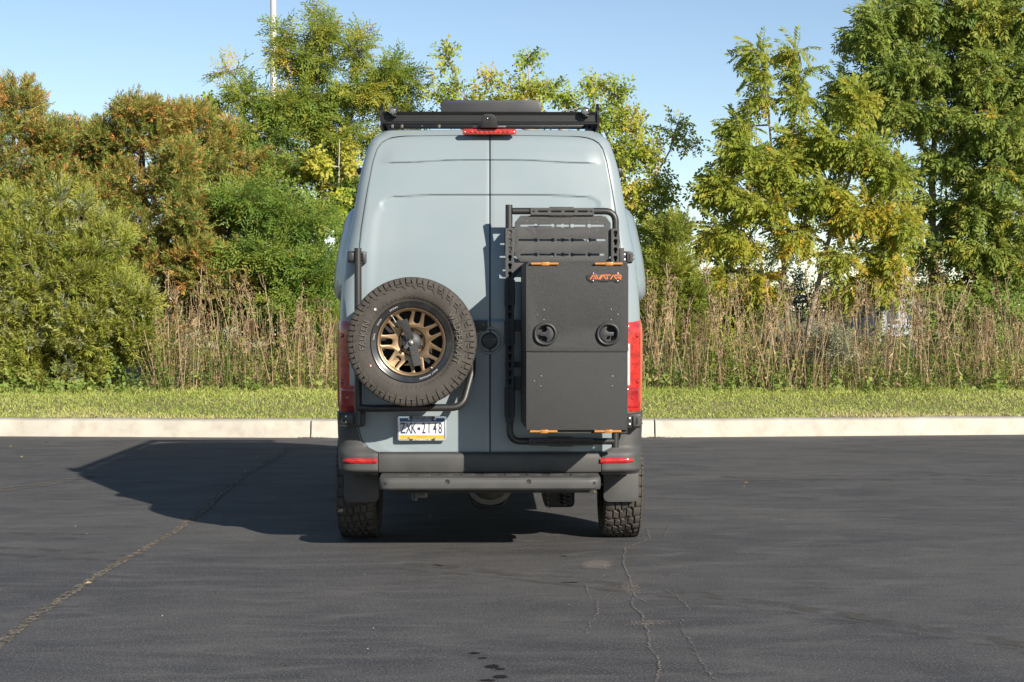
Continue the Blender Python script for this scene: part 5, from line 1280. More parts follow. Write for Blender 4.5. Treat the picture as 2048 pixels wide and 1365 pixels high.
def rim_meshes():
    lip = MB().lathe([(.205, -.100), (.212, -.112), (.218, -.116), (.238, -.118), (.245, -.122), (.2475, -.118), (.247, -.112), (.234, -.10), (.222, -.07), (.215, .0), (.222, .10), (.240, .115)], n=96)
    lip_me = lip.mesh('rim_lip', M['lip'], 35)
    # bronze face: seven rounded slots and seven triangles between the spokes
    holes = []
    for k in range(7):
        a = math.radians(77 + k * 360 / 7); u, v = np.array([math.cos(a), math.sin(a)]), np.array([-math.sin(a), math.cos(a)])
        w0, w1 = .0185, .0205
        P = [(.186, -w1), (.188, 0), (.186, w1), (.150, w0)] + [(.128 - .016 * math.cos(q), w0 * math.sin(q)) for q in np.linspace(math.pi / 2 - .15, -math.pi / 2 + .15, 9)] + [(.150, -w0)]
        # inner end is round
        P = [(.187, -w1 * .8), (.1885, 0), (.187, w1 * .8), (.182, w1), (.132, w0)] + [(.120 - .016 * math.sin(q) + .012, w0 * math.cos(q)) for q in np.linspace(.2, math.pi - .2, 8)] + [(.132, -w0), (.182, -w1)]
        holes.append([tuple(u * p[0] + v * p[1]) for p in P])
        a += math.pi / 7; u, v = np.array([math.cos(a), math.sin(a)]), np.array([-math.sin(a), math.cos(a)])
        P = [(.119, -.005), (.116, 0), (.119, .005), (.172, .038), (.179, .0385), (.184, .032), (.188, 0), (.184, -.032), (.179, -.0385), (.172, -.038)]
        holes.append([tuple(u * p[0] + v * p[1]) for p in P])
    outer = circ(0, 0, .2045, 72); holes.append(circ(0, 0, .083, 40)[::-1])
    V, F = plate_mesh(outer, holes, .030, .005)
    face = MB().add([(x, -.078 - z + .030 * (1 - (math.hypot(x, y) / .2) ** 2) * (1 if z > 0 else .6), y) for x, y, z in V], F)
    face.lathe([(.190, -.094), (.197, -.101), (.2045, -.104), (.2095, -.101), (.211, -.09), (.200, -.07)], n=72)
    face.lathe([(.083, -.070), (.081, -.060), (.078, -.040), (.0001, -.040)], n=40)
    face_me = face.mesh('rim_face', M['bronze'], 40)
    back = MB().lathe([(.0001, .01), (.213, .01)], n=48); back_me = back.mesh('rim_shade_disc', M['dark'], 0)  # near-black disc, stands in for the shade seen through the rim openings
    return lip_me, face_me, back_me
LIP, FACE, BACK = rim_meshes()
LUGHOLE = MB().lathe([(.0001, -.0405), (.0085, -.0405), (.0105, -.043), (.0125, -.0405)], n=14).mesh('lug_hole', M['dark'], 30)

# the four road wheels
for sd in (-1, 1):
    for ya in (.86, 4.52):
        w = link('wheel', LIP, van); w.location = Vector((sd * .910, ya, .388)) - van.location; w.rotation_euler = (0, 0, -sd * math.pi / 2 * -1)
        link('tyre', TYRE, w); link('rim_face', FACE, w); link('rim_shade_disc', BACK, w)

# ------------------------------------------------------------------ spare wheel and the carrier that holds it
SC = Vector((PX(822.5, -.46), -.325, PZ(684.5, -.46)))
carrier = empty('wheel_carrier', (PX(716, -.12), -.12, PZ(850, -.12)), 'black tube carrier with tall post holding the spare wheel on the left rear door', 'carrier')
yc = -.125; r = .0235
post_x = PX(716.5, yc)
mb = MB().tube([(post_x, yc, PZ(850, yc)), (post_x, yc, PZ(497, yc))], r, 18); mb.build('post', M['tube'], carrier)
yt = -.17
mb = MB().tube(bend([(post_x, yc, PZ(816, yc)), (PX(745, yt), yt - .02, PZ(817, yt)), (PX(925, yt), yt - .02, PZ(815, yt)), (PX(944, yt), yc, PZ(745, yt)), (PX(944, yt), yc, PZ(700, yt)), (PX(880, yt), yc, PZ(668, yt)), (PX(720, yt), yc, PZ(668, yt))], .10, 9), r, 16)
mb.build('hoop', M['tube'], carrier)
mb = MB().box(SC.x - .13, SC.x + .13, -.20, -.165, SC.z - .13, SC.z + .13, .01).cyl((SC.x, -.35, SC.z), (SC.x, -.18, SC.z), .045, 20)
mb.tube([(SC.x - .1, -.16, SC.z - .40), (SC.x - .1, -.16, SC.z + .06)], .02, 10).tube([(SC.x + .1, -.16, SC.z - .40), (SC.x + .1, -.16, SC.z + .06)], .02, 10)
mb.build('mount_plate', M['powder'], carrier)
mb = MB().box(PX(696, -.10), PX(731, -.10), -.12, .03, PZ(526, -.1), PZ(503, -.1), .006)
h1 = mb.build('upper_hinge', M['black_plastic'], carrier)
mb = MB().box(PX(697, -.13), PX(708, -.13), -.132, -.11, PZ(522, -.13), PZ(506, -.13), .002).box(PX(725, -.13), PX(729, -.13), -.132, -.11, PZ(522, -.13), PZ(506, -.13), .002); mb.build('hinge_knuckle', M['grey_metal'], h1)
mb = MB().box(PX(677, -.09), PX(728, -.09), -.10, .05, PZ(854, -.09), PZ(826, -.09), .006).box(PX(681, -.1), PX(706, -.1), -.112, -.09, PZ(848, -.1), PZ(829, -.1), .003)
h2 = mb.build('lower_hinge', M['black_plastic'], carrier)
for py in (833, 844):
    mb = MB().lathe([(.0001, -.006), (.005, -.006), (.0075, -.002), (.0075, .004)], (PX(692, -.11), -.112, PZ(py, -.11)), 'y', 8); mb.build('bolt', M['steel'], h2)

spare = empty('spare_wheel', SC, 'big all terrain spare wheel with bronze spoked rim on the left rear door', 'wheel')
def lk(name, me): 
    o = link(name, me, spare); o.location = (0, 0, 0); o.rotation_euler = (math.radians(0), 0, 0); return o
ty = lk('tyre', TYRE)
def bt(name, mb, m, parent, sharp=35):
    o = link(name, mb.mesh(name, m, sharp), parent); o.location = (0, 0, 0); return o
mb = MB(); mb.add(*arc_text('WILDPEAK A/T', .292, -.1365, .052, 6, xs=.92, extrude=.004)); bt('tread_name', mb, M['letter'], ty, 0)
mb = MB(); mb.add(*arc_text('FALKEN', .294, -.1365, .054, 172, xs=.95, extrude=.004)); bt('maker_name', mb, M['letter'], ty, 0)
mb = MB().lathe([(.0001, -.1375), (.0075, -.1375), (.0080, -.133)], n=14); mb.v = [(x - .217, y, z + .197) for x, y, z in mb.v]; bt('white_dot', mb, M['white_dot'], ty)
mb = MB().lathe([(.0001, -.1375), (.0055, -.1375), (.0060, -.133)], n=14); mb.v = [(x - .245, y, z - .143) for x, y, z in mb.v]; bt('red_dot', mb, M['pink_dot'], ty)
lip = lk('rim_lip', LIP)
mb = MB(); mb.add(*arc_text('ROAD', .2275, -.1185, .0125, 148, xs=1.1, extrude=.0006, spacing=1.25)); mb.add(*arc_text('TRAIL', .2275, -.1185, .0125, 172, xs=1.1, extrude=.0006, spacing=1.25))
mb.add(*arc_text('DESERT', .2275, -.1185, .0125, 118, xs=1.1, extrude=.0006, spacing=1.25)); mb.add(*arc_text('BUILT OFFROAD', .2275, -.1185, .0125, -62, xs=1.1, extrude=.0006, spacing=1.25))
bt('rim_lettering', mb, M['white_dot'], lip, 0)
fc = lk('rim_face', FACE)
for k in range(6):
    a = math.radians(30 + 60 * k); o = link('lug_hole', LUGHOLE, fc); o.location = (.063 * math.cos(a), -.002, .063 * math.sin(a))
lk('rim_shade_disc', BACK)
mb = MB().tube([(-.125, -.088, .150), (-.118, -.125, .158)], .005, 8).tube([(-.118, -.088, .156), (-.095, -.088, .118)], .004, 8); bt('valve_stem', mb, M['dull_metal'], fc)
for x, z in ((-.118, .158), (.122, -.158)):
    mb = MB().ball((x, -.112, z), .0055, 10, 6); bt('rim_bolt', mb, M['steel'], lip)
lock = lk('wheel_lock', MB().lathe([(.0001, -.092), (.030, -.092), (.036, -.088), (.055, -.086), (.058, -.080), (.058, -.04)], n=40).mesh('wheel_lock', M['grey_metal'], 35))
def bar(p0, p1, w, y0, y1, th=.006):
    p0, p1 = np.array(p0), np.array(p1); d = (p1 - p0) / np.linalg.norm(p1 - p0); q = np.array([-d[1], d[0]]) * w / 2
    V, F = plate_mesh([tuple(p0 - q), tuple(p1 - q), tuple(p1 + q), tuple(p0 + q)], (), th, .0015); L = np.linalg.norm(p1 - p0)
    return [(u, y0 + (y1 - y0) * float(np.dot(np.array([u, v]) - p0, d)) / L - w_, v) for u, v, w_ in V], F
mb = MB(); mb.add(*bar((-.008, .018), (-.046, .135), .048, -.105, -.145)); bt('lock_bar', mb, M['powder'], lock)
mb = MB(); mb.add(*bar((.006, -.008), (.040, -.142), .048, -.115, -.150)); bt('lock_bar', mb, M['powder'], lock)
mb = MB(); mb.add(*bar((.002, .012), (-.040, -.040), .022, -.112, -.125)); bt('wing_nut', mb, M['grey_metal'], lock)
mb = MB().cyl((0, -.135, -.004), (0, -.09, -.004), .012, 14).ball((.0, -.136, -.004), (.011, .006, .009)); bt('lock_pin', mb, M['steel'], lock)
mb = MB().ball((.004, -.139, -.010), (.006, .004, .004)); bt('lock_core', mb, M['orange'], lock)
mb = MB().text('FMC', 0, 0, 0, .026, .0004, xs=.9)
mb.v = [(-.0285 + (-.30 * x_ - .95 * z_) * -1 * -1, -.1325 + y_, .085 + (.95 * x_ - .30 * z_)) for x_, y_, z_ in mb.v]
mb = MB().lathe([(.0001, -.060), (.020, -.060), (.024, -.055), (.024, .0)], n=20); mb.v = [(x - .071, y, z - .082) for x, y, z in mb.v]; bt('rubber_stop', mb, M['lip'], fc)
spare.scale = (1.018, 1, 1.018)

# ------------------------------------------------------------------ gear rack on the right door
def keyslot(x0, x1, zc, h, xcirc, r):
    xs = np.unique(np.concatenate([np.linspace(x0, x1, 5), xcirc + r * np.cos(np.linspace(0, math.pi, 13)), [xcirc - r - 1e-4, xcirc + r + 1e-4]]))
    def half(x): 
        q = h / 2 if x0 <= x <= x1 else 0
        d = abs(x - xcirc); return max(q, math.sqrt(max(0, r * r - d * d)))
    P = [(x, zc + half(x)) for x in xs] + [(x, zc - half(x)) for x in xs[::-1]]
    out = [P[0]]
    for p in P[1:]:
        if math.hypot(p[0] - out[-1][0], p[1] - out[-1][1]) > 2e-4: out.append(p)
    if math.hypot(out[0][0] - out[-1][0], out[0][1] - out[-1][1]) < 2e-4: out.pop()
    return out
def keyhole(x, z, r=.0125, w=.007, l=.026):
    return [(x + r * math.sin(q), z + r * math.cos(q)) for q in np.linspace(-math.pi * .78, math.pi * .78, 14)] + [(x + w, z - l), (x - w, z - l)]

rack = empty('gear_rack', (PX(1018, -.13), -.13, PZ(880, -.13)), 'black tubular gear rack with keyhole rails and slotted panel on the right rear door', 'rack')
yr = -.13
mb = MB().tube([(PX(1018, yr), yr, PZ(470, yr)), (PX(1018, yr), yr, PZ(410.5, yr))], .0232, 18); mb.build('post', M['tube'], rack)
mb = MB().tube(bend([(PX(1025, yr), yr, PZ(423, yr)), (PX(1231, yr), yr, PZ(423, yr)), (PX(1231, yr), yr, PZ(470, yr))], .13, 10), .0215, 16); mb.build('top_hoop', M['tube'], rack)
mb = MB().tube(bend([(PX(1019.5, yr), yr, PZ(835, yr)), (PX(1019.5, yr), yr, PZ(883.5, yr)), (PX(1232, yr), yr, PZ(883.5, yr))], .12, 10), .0215, 16); mb.build('bottom_hoop', M['tube'], rack)
mb = MB().tube([(PX(1231, yr), yr, PZ(896, yr)), (PX(1231, yr), yr, PZ(840, yr))], .0225, 16); mb.build('short_post', M['tube'], rack)
def rail(px, half, pa, pb, pys, name):
    yk = -.168; x = PX(px, yk); z1, z0 = PZ(pa, yk), PZ(pb, yk); wd = half * (D0 + yk) / FPX
    mb = MB().plate([(x - wd, z0), (x + wd, z0), (x + wd, z1), (x - wd, z1)], yk, [keyhole(x + .0015, PZ(py - 2, yk)) for py in pys], th=.005, bev=.0012)
    mb.box(x - wd, x - wd + .005, yk + .003, yk + .055, z0, z1).box(x + wd - .005, x + wd, yk + .003, yk + .055, z0, z1)
    mb.build(name, M['rack_powder'], rack, sharp=30)
    mb = MB().box(x - wd + .006, x + wd - .006, yk + .03, yk + .05, z0, z1); mb.build('rail_shade_plate', M['dark'], rack)  # dark plate painted as the shade inside the channel, behind the keyholes
    return x, wd, z0, z1, yk
xl, wd, z0l, z1l, yk = rail(1019.5, 8.6, 457, 846, [467 + 16.45 * k for k in range(23)], 'keyhole_rail')
rail(1230.5, 8.0, 457.5, 528, [468 + 16.6 * k for k in range(4)], 'keyhole_rail')
# raised doublers on the rail and the arms towards the box
mb = MB()
for a, b in ((457, 505), (560, 612), (642, 690), (775, 835)):
    mb.box(xl - wd - .006, xl + wd + .006, yk + .006, yk + .05, PZ(b, yk), PZ(a, yk), .002)
mb.build('rail_doubler', M['rack_powder'], rack)
yb_ = -.150
G = lambda L: [(PX(a, yb_), PZ(b, yb_)) for a, b in L]
arms = MB().plate(G([(1026, 508), (1029, 526), (1060, 526), (1060, 541), (1040, 543), (1026, 560)])[::-1], yb_, th=.012, bev=.002)
arms.build('side_arm', M['rack_powder'], rack)
arms = MB().plate(G([(1026, 640), (1060, 640), (1060, 664), (1028, 664), (1026, 668)])[::-1], yb_, th=.012, bev=.002)
arms.build('side_arm', M['rack_powder'], rack)
arms = MB().plate(G([(1026, 753), (1060, 756), (1060, 780), (1030, 781), (1026, 785)])[::-1], yb_, th=.012, bev=.002)
arms.box(PX(1030, yb_), PX(1060, yb_), yb_ - .010, yb_ + .0, PZ(770, yb_), PZ(766.5, yb_))
arms.build('side_arm', M['rack_powder'], rack)
arms = MB().box(PX(1010, -.1), PX(1060, -.1), -.12, -.08, PZ(735, -.1), PZ(724, -.1), .004)
arms.build('side_arm', M['rack_powder'], rack)
def slotbar(px0, px1, py0, py1, name, tab_top, tab_bot):
    yk = -.16; z0, z1 = PZ(py1, yk), PZ(py0, yk); X = lambda p: PX(p, yk); zc = (z0 + z1) / 2; w = px1 - px0
    hs = [rrect(X(px0 + w * a), X(px0 + w * b), zc - .0058, zc + .0058, .0057, 3) for a, b in ((.115, .270), (.322, .485), (.532, .695), (.740, .900))] + [circ(X(px0 + w * .045), zc, .0055, 10), circ(X(px0 + w * .950), zc, .0055, 10)]
    mb = MB().plate([(X(px0), z0), (X(px1), z0), (X(px1), z1), (X(px0), z1)], yk, hs, th=.005, bev=.001)
    mb.box(X(px0), X(px1), yk + .003, yk + .05, z1 - .004, z1 - .0005).box(X(px0), X(px1), yk + .003, yk + .05, z0 + .0005, z0 + .004)
    mb.box(X(px0 + w * .30), X(px0 + w * .68), yk + .004, yk + .05, z1, z1 + .007, .001).box(X(px0 + w * .30), X(px0 + w * .68), yk + .004, yk + .05, z0 - .007, z0, .001)
    o = mb.build(name, M['rack_powder'], rack)
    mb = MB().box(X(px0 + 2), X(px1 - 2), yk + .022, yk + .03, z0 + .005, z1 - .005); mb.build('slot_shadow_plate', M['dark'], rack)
slotbar(1061, 1188, 416.5, 431, 'slotted_bar', 1, 1)
slotbar(1058, 1187, 877.5, 892, 'slotted_bar', 1, 1)
ym = -.142; X = lambda p: PX(p, ym); Z = lambda p: PZ(p, ym)
holes = []
for zc, L in ((452, ((1041, 1074, 1071.5), (1078.5, 1108, 1105), (1113, 1137.5, 1125), (1144, 1171, 1144.5), (1178, 1208, 1178.5))),
              (480.7, ((1037, 1074, 1071.5), (1078.5, 1108, 1105), (1113, 1137.5, 1125), (1144, 1171, 1144.5), (1178, 1211, 1178.5))),
              (509.8, ((1041, 1074, 1071.5), (1078.5, 1108, 1105), (1113, 1137.5, 1125), (1144, 1171, 1144.5), (1178, 1208, 1178.5)))):
    for a, b, c in L: holes.append(keyslot(X(a), X(b), Z(zc), .0125, X(c), .0125))
for a, b in ((1054, 442), (1072, 442), (1054, 460), (1072, 460), (1178, 443), (1195, 443), (1116, 457), (1134, 457), (1178, 461), (1195, 461), (1116, 475), (1134, 475)):
    holes.append(circ(X(a), Z(b), .0025, 6))
out = [(X(1039.5), Z(433.5)), (X(1211), Z(433.5)), (X(1221.5), Z(447)), (X(1221.5), Z(512)), (X(1211, ), Z(524)), (X(1041), Z(524)), (X(1029.5), Z(512)), (X(1029.5), Z(446))]
mb = MB().plate(out[::-1], ym, holes, th=.005, bev=.001); mb.box(X(1041), X(1205), ym, ym + .03, Z(433.2), Z(431.8))
mb.build('slotted_panel', M['rack_powder'], rack, sharp=30)
def hinge(pa, pb, qa, qb, y):
    mb = MB().box(PX(pa, y), PX(pb, y), y - .01, y + .09, PZ(qb, y), PZ(qa, y), .006); o = mb.build('hinge_block', M['grey_metal'], rack)
    w = pb - pa; h = qb - qa
    for f in (.30, .72):
        mb = MB().lathe([(.0001, -.008), (.006, -.0075), (.0105, -.004), (.0115, .002)], (PX(pa + w * .22, y), y - .01, PZ(qa + h * f, y)), 'y', 12); mb.build('bolt', M['steel'], o)
    mb = MB().box(PX(pa + w * .46, y), PX(pb + 1, y), y - .022, y - .008, PZ(qb - h * .1, y), PZ(qa + h * .1, y), .005); mb.build('hinge_knuckle', M['rack_powder'], o)
    mb = MB().box(PX(pa + w * .66, y), PX(pa + w * .80, y), y - .024, y - .021, PZ(qb - h * .3, y), PZ(qa + h * .25, y), .0005); mb.build('hinge_pin', M['dark'], o)
    mb = MB().cyl((PX(pb, y), y - .01, PZ(qb - h * .35, y)), (PX(pb + 4, y), y - .01, PZ(qb - h * .35, y)), .005, 8).cyl((PX(pb, y), y - .01, PZ(qa + h * .35, y)), (PX(pb + 3, y), y - .01, PZ(qa + h * .35, y)), .005, 8); mb.build('bolt', M['dull_metal'], o)
hinge(1243.5, 1264.5, 503, 527, -.07)
hinge(1252.5, 1282, 829, 857, -.07)
mb = MB().box(PX(1238, -.1), PX(1247, -.1), -.15, -.06, PZ(528, -.1), PZ(497, -.1), .003); mb.build('hinge_arm', M['rack_powder'], rack)

# ------------------------------------------------------------------ cargo box
YF = -.63
bx0, bx1, bz0, bz1 = PX(1052, YF), PX(1257, YF), PZ(861.5, YF), PZ(532.5, YF); zs = PZ(703.7, YF)
cargo = empty('cargo_box', ((bx0 + bx1) / 2, -.36, bz0), 'tall charcoal storage box with orange hinges and two latch handles on the right rear door', 'storage box')
mb = MB()
prof = [(-.17, bx0 - .022), (-.20, bx0 - .028), (-.50, bx0 - .024), (-.528, bx0 - .012)]
x0b = PX(1042, -.2); zb0, zb1 = bz0 - .020, PZ(524, YF + .04)
V = []
xr = PX(1255, YF + .03)
sec = [(-.17, x0b), (YF + .07, bx0 - .014), (YF + .033, bx0 + .004)]
G = []
ch = .045
zlev = [(zb0, ch, .0), (zb0 + ch, .0, 0), (zb1 - .02, .0, 0), (zb1, .012, 0)]
for z, ins, _ in zlev:
    G.append([(x + ins, y, z) for y, x in sec] + [(xr, YF + .033, z), (xr + .004, YF + .07, z), (xr, -.17, z)])
mb.grid(G, closed_u=True); mb.add(G[0], [(0, 1, 2, 3, 4, 5)]); mb.add(G[-1], [(5, 4, 3, 2, 1, 0)])
mb.build('box_body', M['powder'], cargo, sharp=25)
hx = [PX(1091.5, YF), PX(1215.5, YF)]; hz = PZ(668.5, YF)
def handle_outline(cx, cz, sc, sd):
    P = []
    for q in np.linspace(0, 2 * math.pi, 36, endpoint=False):
        c, s_ = math.cos(q), math.sin(q); e = 2.6 if c * sd > 0 else 2.0
        k = (abs(c) ** e + abs(s_) ** e) ** (-1 / e)
        P.append((cx + .073 * sc * k * c * (1 if c * sd > 0 else .95), cz + .071 * sc * k * s_ * (1 - .10 * max(0, c * sd))))
    return P
pocket = [handle_outline(x, hz, .66, sd) for x, sd in zip(hx, (-1, 1))]
t = .030
mb = MB().plate([(bx0, zs + .0015), (bx1, zs + .0015), (bx1, bz1), (bx0, bz1)], YF + t / 2, pocket, th=t, bev=.004)
lid = mb.build('upper_lid', M['powder'], cargo, sharp=30)
mb = MB().plate([(bx0 + .001, bz0), (bx1 - .003, bz0), (bx1 - .003, zs - .0015), (bx0 + .001, zs - .0015)], YF + t / 2 + .006, th=t, bev=.007)
low = mb.build('lower_lid', M['powder'], cargo, sharp=30)
mb = MB().box(bx0 + .02, bx1 - .010, YF + .004, YF + .02, zs - .004, zs + .003, .001); mb.build('lid_gasket', M['dark'], cargo)
for x, sd in zip(hx, (-1, 1)):
    ring_o, ring_i = handle_outline(x, hz, 1.0, sd), handle_outline(x, hz, .70, sd)
    mb = MB(); G = []
    for sc, yy in ((1.0, .001), (.995, -.010), (.95, -.017), (.86, -.019), (.77, -.016), (.71, -.006), (.69, .030)):
        G.append([(u, YF + yy, v) for u, v in handle_outline(x, hz, sc, sd)])
    mb.grid(G, closed_u=True); ring = mb.build('latch_bezel', M['grey_metal'], cargo, sharp=50)
    mb = MB().plate(handle_outline(x, hz, .74, sd), YF + .045, th=.004); mb.build('latch_pocket', M['grey_metal'], ring)
    # paddle: crescent on the inner side with a bar reaching to the outer side
    cres = [(x - sd * (.002 + .046 * math.sin(q)), hz + .046 * math.cos(q)) for q in np.linspace(.05, math.pi - .05, 14)]
    inner = [(x - sd * .004, hz - .040), (x - sd * .010, hz - .026), (x + sd * .002, hz - .013), (x + sd * .036, hz - .011), (x + sd * .038, hz + .011), (x + sd * .002, hz + .013), (x - sd * .010, hz + .026), (x - sd * .004, hz + .040)]
    mb = MB().plate((cres + inner)[::1 if sd > 0 else -1], YF + .0, th=.014, bev=.003); mb.build('latch_paddle', M['grey_metal'], ring)
for mbx, ly in ((lid, ((1088, 619.5), (1074.5, 629.5), (1087.5, 640), (1222.5, 619.5), (1236, 629.5), (1222.5, 640))), (low, ((1082.5, 752.5), (1069, 762.5), (1082, 772.5), (1226, 753), (1239, 763), (1225.5, 773)))):
    for a, b in ly:
        mb = MB().ball((PX(a, YF), YF + (.006 if mbx is low else 0), PZ(b, YF)), (.0040, .0045, .0040), 10, 6); mb.build('rivet', M['steel'], mbx)
def boxhinge(pa, pb, py, y):
    za = PZ(py, y); xa, xb = PX(pa, y), PX(pb, y); w = xb - xa
    mb = MB().cyl((xa, y, za), (xb, y, za), .0085, 10).box(xa + .004, xa + w * .38, y + .004, y + .016, za - .009, za + .009, .001).box(xa + w * .66, xb - .004, y + .004, y + .016, za - .009, za + .009, .001)
    o = mb.build('box_hinge', M['orange'], cargo)
    mb = MB().box(xa + w * .38, xa + w * .66, y - .010, y + .014, za - .0105, za + .0105, .0015); mb.build('hinge_leaf', M['orange'], o)
for a, b in ((1062, 1117), (1190, 1245)): boxhinge(a, b, 528.2, YF + .015)
for a, b in ((1060, 1115), (1189.5, 1243)): boxhinge(a, b, 863.8, YF + .010)
# badge
X = lambda p: PX(p, YF); Z = lambda p: PZ(p, YF)
mb = MB().plate([(X(a), Z(b)) for a, b in ((1173.5, 551), (1176, 549), (1183, 549), (1184, 547), (1190, 547), (1191, 549), (1231, 549), (1232, 547), (1238, 547), (1239, 549), (1243.5, 551), (1243.5, 560), (1239, 565), (1231, 565), (1229, 562), (1218, 562.5), (1216, 564.3), (1204, 564.3), (1202, 562.5), (1189, 562), (1187, 565), (1181, 565), (1177, 561), (1173.5, 560))][::-1], YF - .003, th=.005, bev=.0008)
badge = mb.build('badge', M['black_plastic'], lid)
def strokes(P, w, y, mi=0):
    out = MB()
    for p, q in P:
        p, q = np.array(p), np.array(q); d = (q - p) / np.linalg.norm(q - p); n = np.array([-d[1], d[0]]) * w / 2
        out.plate([tuple(p - n), tuple(q - n), tuple(q + n), tuple(p + n)], y, th=.0015)
    return out
ax, az, aw, ah = X(1180), Z(559.3), (X(1243) - X(1180)), Z(550.2) - Z(559.3)
def L(u, v): return (ax + aw * u, az + ah * v)
st = []
for u in (.0, .31, .64):
    st += [(L(u + .005, 0), L(u + .10, 1)), (L(u + .10, 1), L(u + .205, 0))]
st += [(L(.085, .12), L(.135, .12)), (L(.18, 1), L(.275, 0)), (L(.275, 0), L(.37, 1)), (L(.44, .95), L(.66, .95)), (L(.55, .95), L(.55, 0)), (L(.78, .95), L(.97, .95)), (L(.97, .95), L(.99, .55)), (L(.99, .50), L(.84, .45)), (L(.88, .42), L(.99, 0))]
strokes(st, .0062, YF - .0065).build('badge_lettering', M['orange_letter'], badge, sharp=0)
for a, b in ((1186.3, 547.2), (1235.5, 547.2), (1186.3, 562.3), (1235.5, 562.3)):
    mb = MB().ball((X(a), YF - .006, Z(b)), (.0055, .005, .0055), 10, 6); mb.build('badge_bolt', M['steel'], badge)

# ------------------------------------------------------------------ roof rack and what sits on it
rr = empty('roof_rack', (0, 2.1, 2.82), 'low black aluminium roof rack along the top of the van', 'roof rack')
yq = .30; x0, x1 = PX(764, yq), PX(1197, yq); zt, zb = PZ(225, yq), PZ(249.5, yq)
pr = [(yq + .05, zb), (yq + .004, zb), (yq, zb + .004), (yq, zb + .010), (yq + .010, zb + .018), (yq + .012, zt - .022), (yq + .006, zt - .016), (yq + .006, zt - .012), (yq + .0, zt - .010), (yq - .002, zt - .003), (yq + .002, zt), (yq + .05, zt)]
mb = MB().grid([[(x, y, z) for y, z in pr] for x in (x0, x1)]); mb.add([(x0, y, z) for y, z in pr] + [(x1, y, z) for y, z in pr], [tuple(range(12)), tuple(range(23, 11, -1))])
mb.build('rear_beam', M['rack_black'], rr, sharp=25)
for sd, x in ((-1, x0), (1, x1)):
    mb = MB(); a, b = sorted((x, x - sd * .028)); mb.box(a, b, yq + .052, 3.95, zb - .01, zt + .004, .003)
    for yy in (.55, 1.6, 2.7, 3.7): mb.box(a - (0 if sd > 0 else 0), b, yy, yy + .06, zb - .05, zb, .003)
    mb.build('side_rail', M['rack_black'], rr)
    e = 1 if sd > 0 else -1
    V = [(PZ(258, yq), .0, .36), ]
    px = lambda p: PX(980 + sd * p, yq)
    mb = MB(); prof = [(.30, PZ(258, yq)), (.29, PZ(232, yq)), (.30, PZ(222, yq)), (.37, PZ(206, yq)), (.43, PZ(206, yq)), (.50, PZ(222, yq)), (.62, PZ(228, yq)), (.62, PZ(258, yq))]
    xa, xb = sorted((px(218.5), px(214.0))); n = len(prof)
    mb.add([(xa, y, z) for y, z in prof] + [(xb, y, z) for y, z in prof], [tuple(range(n)), tuple(range(2 * n - 1, n - 1, -1))] + [(i, n + i, n + (i + 1) % n, (i + 1) % n) for i in range(n)])
    tabp = mb.build('end_plate', M['rack_black'], rr, sharp=20)
    for q in range(3):
        mb = MB().cyl((px(213.8), .38 + .05 * q, PZ(216 + 6 * q, yq)), (px(213.0), .38 + .05 * q, PZ(216 + 6 * q, yq)), .006, 8); mb.build('bolt', M['dull_metal'], tabp)
for yy in np.linspace(.75, 3.75, 7):
    mb = MB().box(x0 + .03, x1 - .03, yy, yy + .08, zb + .028, zb + .055, .003); mb.build('cross_bar', M['rack_black'], rr)
mb = MB().box(x0 + .03, x1 - .03, 3.86, 3.94, zb, zt, .003); mb.build('front_beam', M['rack_black'], rr)
for px in (845, 1085, 1100, 1121, 1135):
    mb = MB().ball((PX(px, .36), .355, PZ(253.5, .36)), .006, 8, 6); mb.build('bolt', M['steel'], rr)
for px in (783, 802, 876, 1172):
    mb = MB().box(PX(px, .5), PX(px + 5, .5), .5, .52, PZ(258, .5), PZ(250, .5), .002); mb.build('mount_foot', M['dull_metal'], rr)
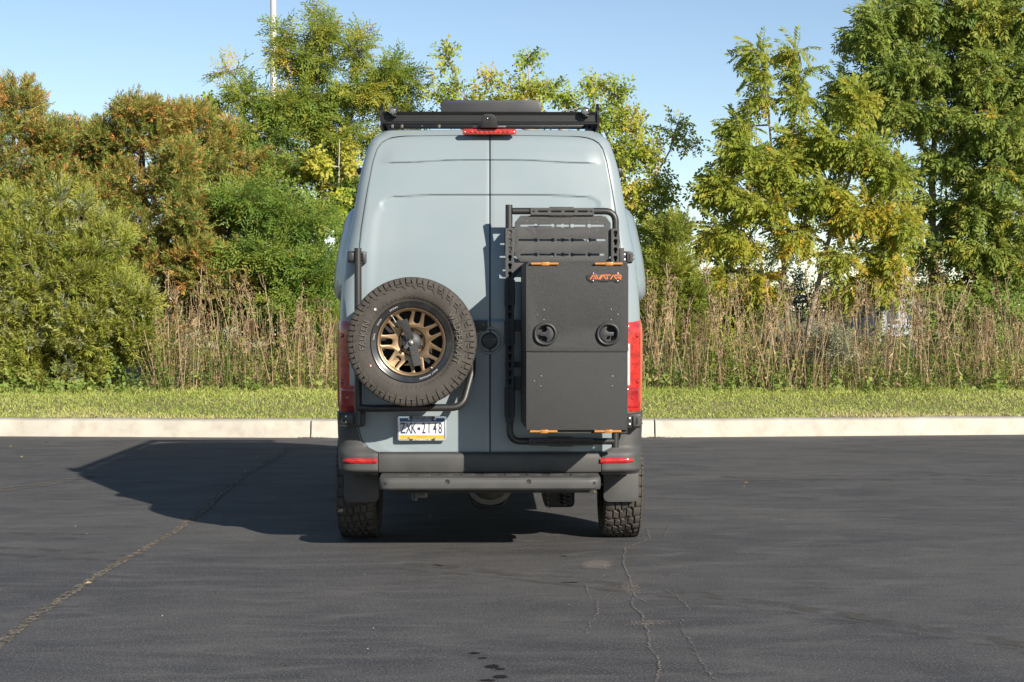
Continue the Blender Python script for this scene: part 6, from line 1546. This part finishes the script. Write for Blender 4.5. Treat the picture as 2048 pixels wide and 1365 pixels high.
fan = empty('roof_vent', (0, 1.95, zt - .02), 'dark grey roof vent housing with sloped top corners above the rack', 'roof vent')
yv = 1.6
V = [(PX(882, yv), PZ(232, yv)), (PX(1083, yv), PZ(232, yv)), (PX(1083, yv), PZ(210, yv)), (PX(1076, yv), PZ(201.5, yv)), (PX(889, yv), PZ(201.5, yv)), (PX(882, yv), PZ(210, yv))]
mb = MB().plate(V, yv + .35, th=.70, bev=.012); hs = mb.build('vent_housing', M['grey_metal'], fan)
mb = MB().box(PX(890, yv), PX(1075, yv), yv + .05, yv + .62, PZ(201.5, yv) - .002, PZ(200.2, yv), .002); mb.build('vent_lid', M['black_plastic'], fan)
mb = MB().box(PX(884, yv), PX(1081, yv), yv - .006, yv, PZ(231, yv), PZ(225, yv), .002); mb.build('vent_base', M['black_plastic'], fan)
for px, side in ((787, 'left'), (1170.5, 'right')):
    y = .27; c = (PX(px, y), y, PZ(224, y))
    lt = empty('work_light', c, f'small round work light with clear lens at the {side} end of the roof rack', 'work light', 'work lights on the roof rack')
    mb = MB().lathe([(.0001, .04), (.020, .04), (.028, .02), (.029, -.012), (.026, -.020), (.022, -.020), (.022, -.014)], c, 'y', 8); mb.build('light_housing', M['black_plastic'], lt, sharp=30)
    mb = MB().lathe([(.0001, -.016), (.012, -.017), (.0215, -.014)], c, 'y', 12); mb.build('light_lens', M['lamp_glass'], lt, sharp=20)
    for q in range(6):
        a = q * math.pi / 3 + .5; mb = MB().ball((c[0] + .0245 * math.cos(a), y - .020, c[2] + .0245 * math.sin(a)), .0035, 6, 4); mb.build('screw', M['steel'], lt)
    sgn = 1 if px < 980 else -1
    mb = MB().tube(bend([(c[0], y + .03, c[2] + .01), (c[0] + sgn * .03, y + .06, c[2] + .035), (c[0] + sgn * .06, y + .08, c[2] + .01), (c[0] + sgn * .075, y + .08, c[2] - .005)], .03, 5), .004, 6); mb.build('light_cable', M['dark'], lt)
    mb = MB().box(c[0] - .02, c[0] + .02, y - .005, y + .045, c[2] - .037, c[2] - .024, .003); mb.build('light_bracket', M['rack_black'], lt)
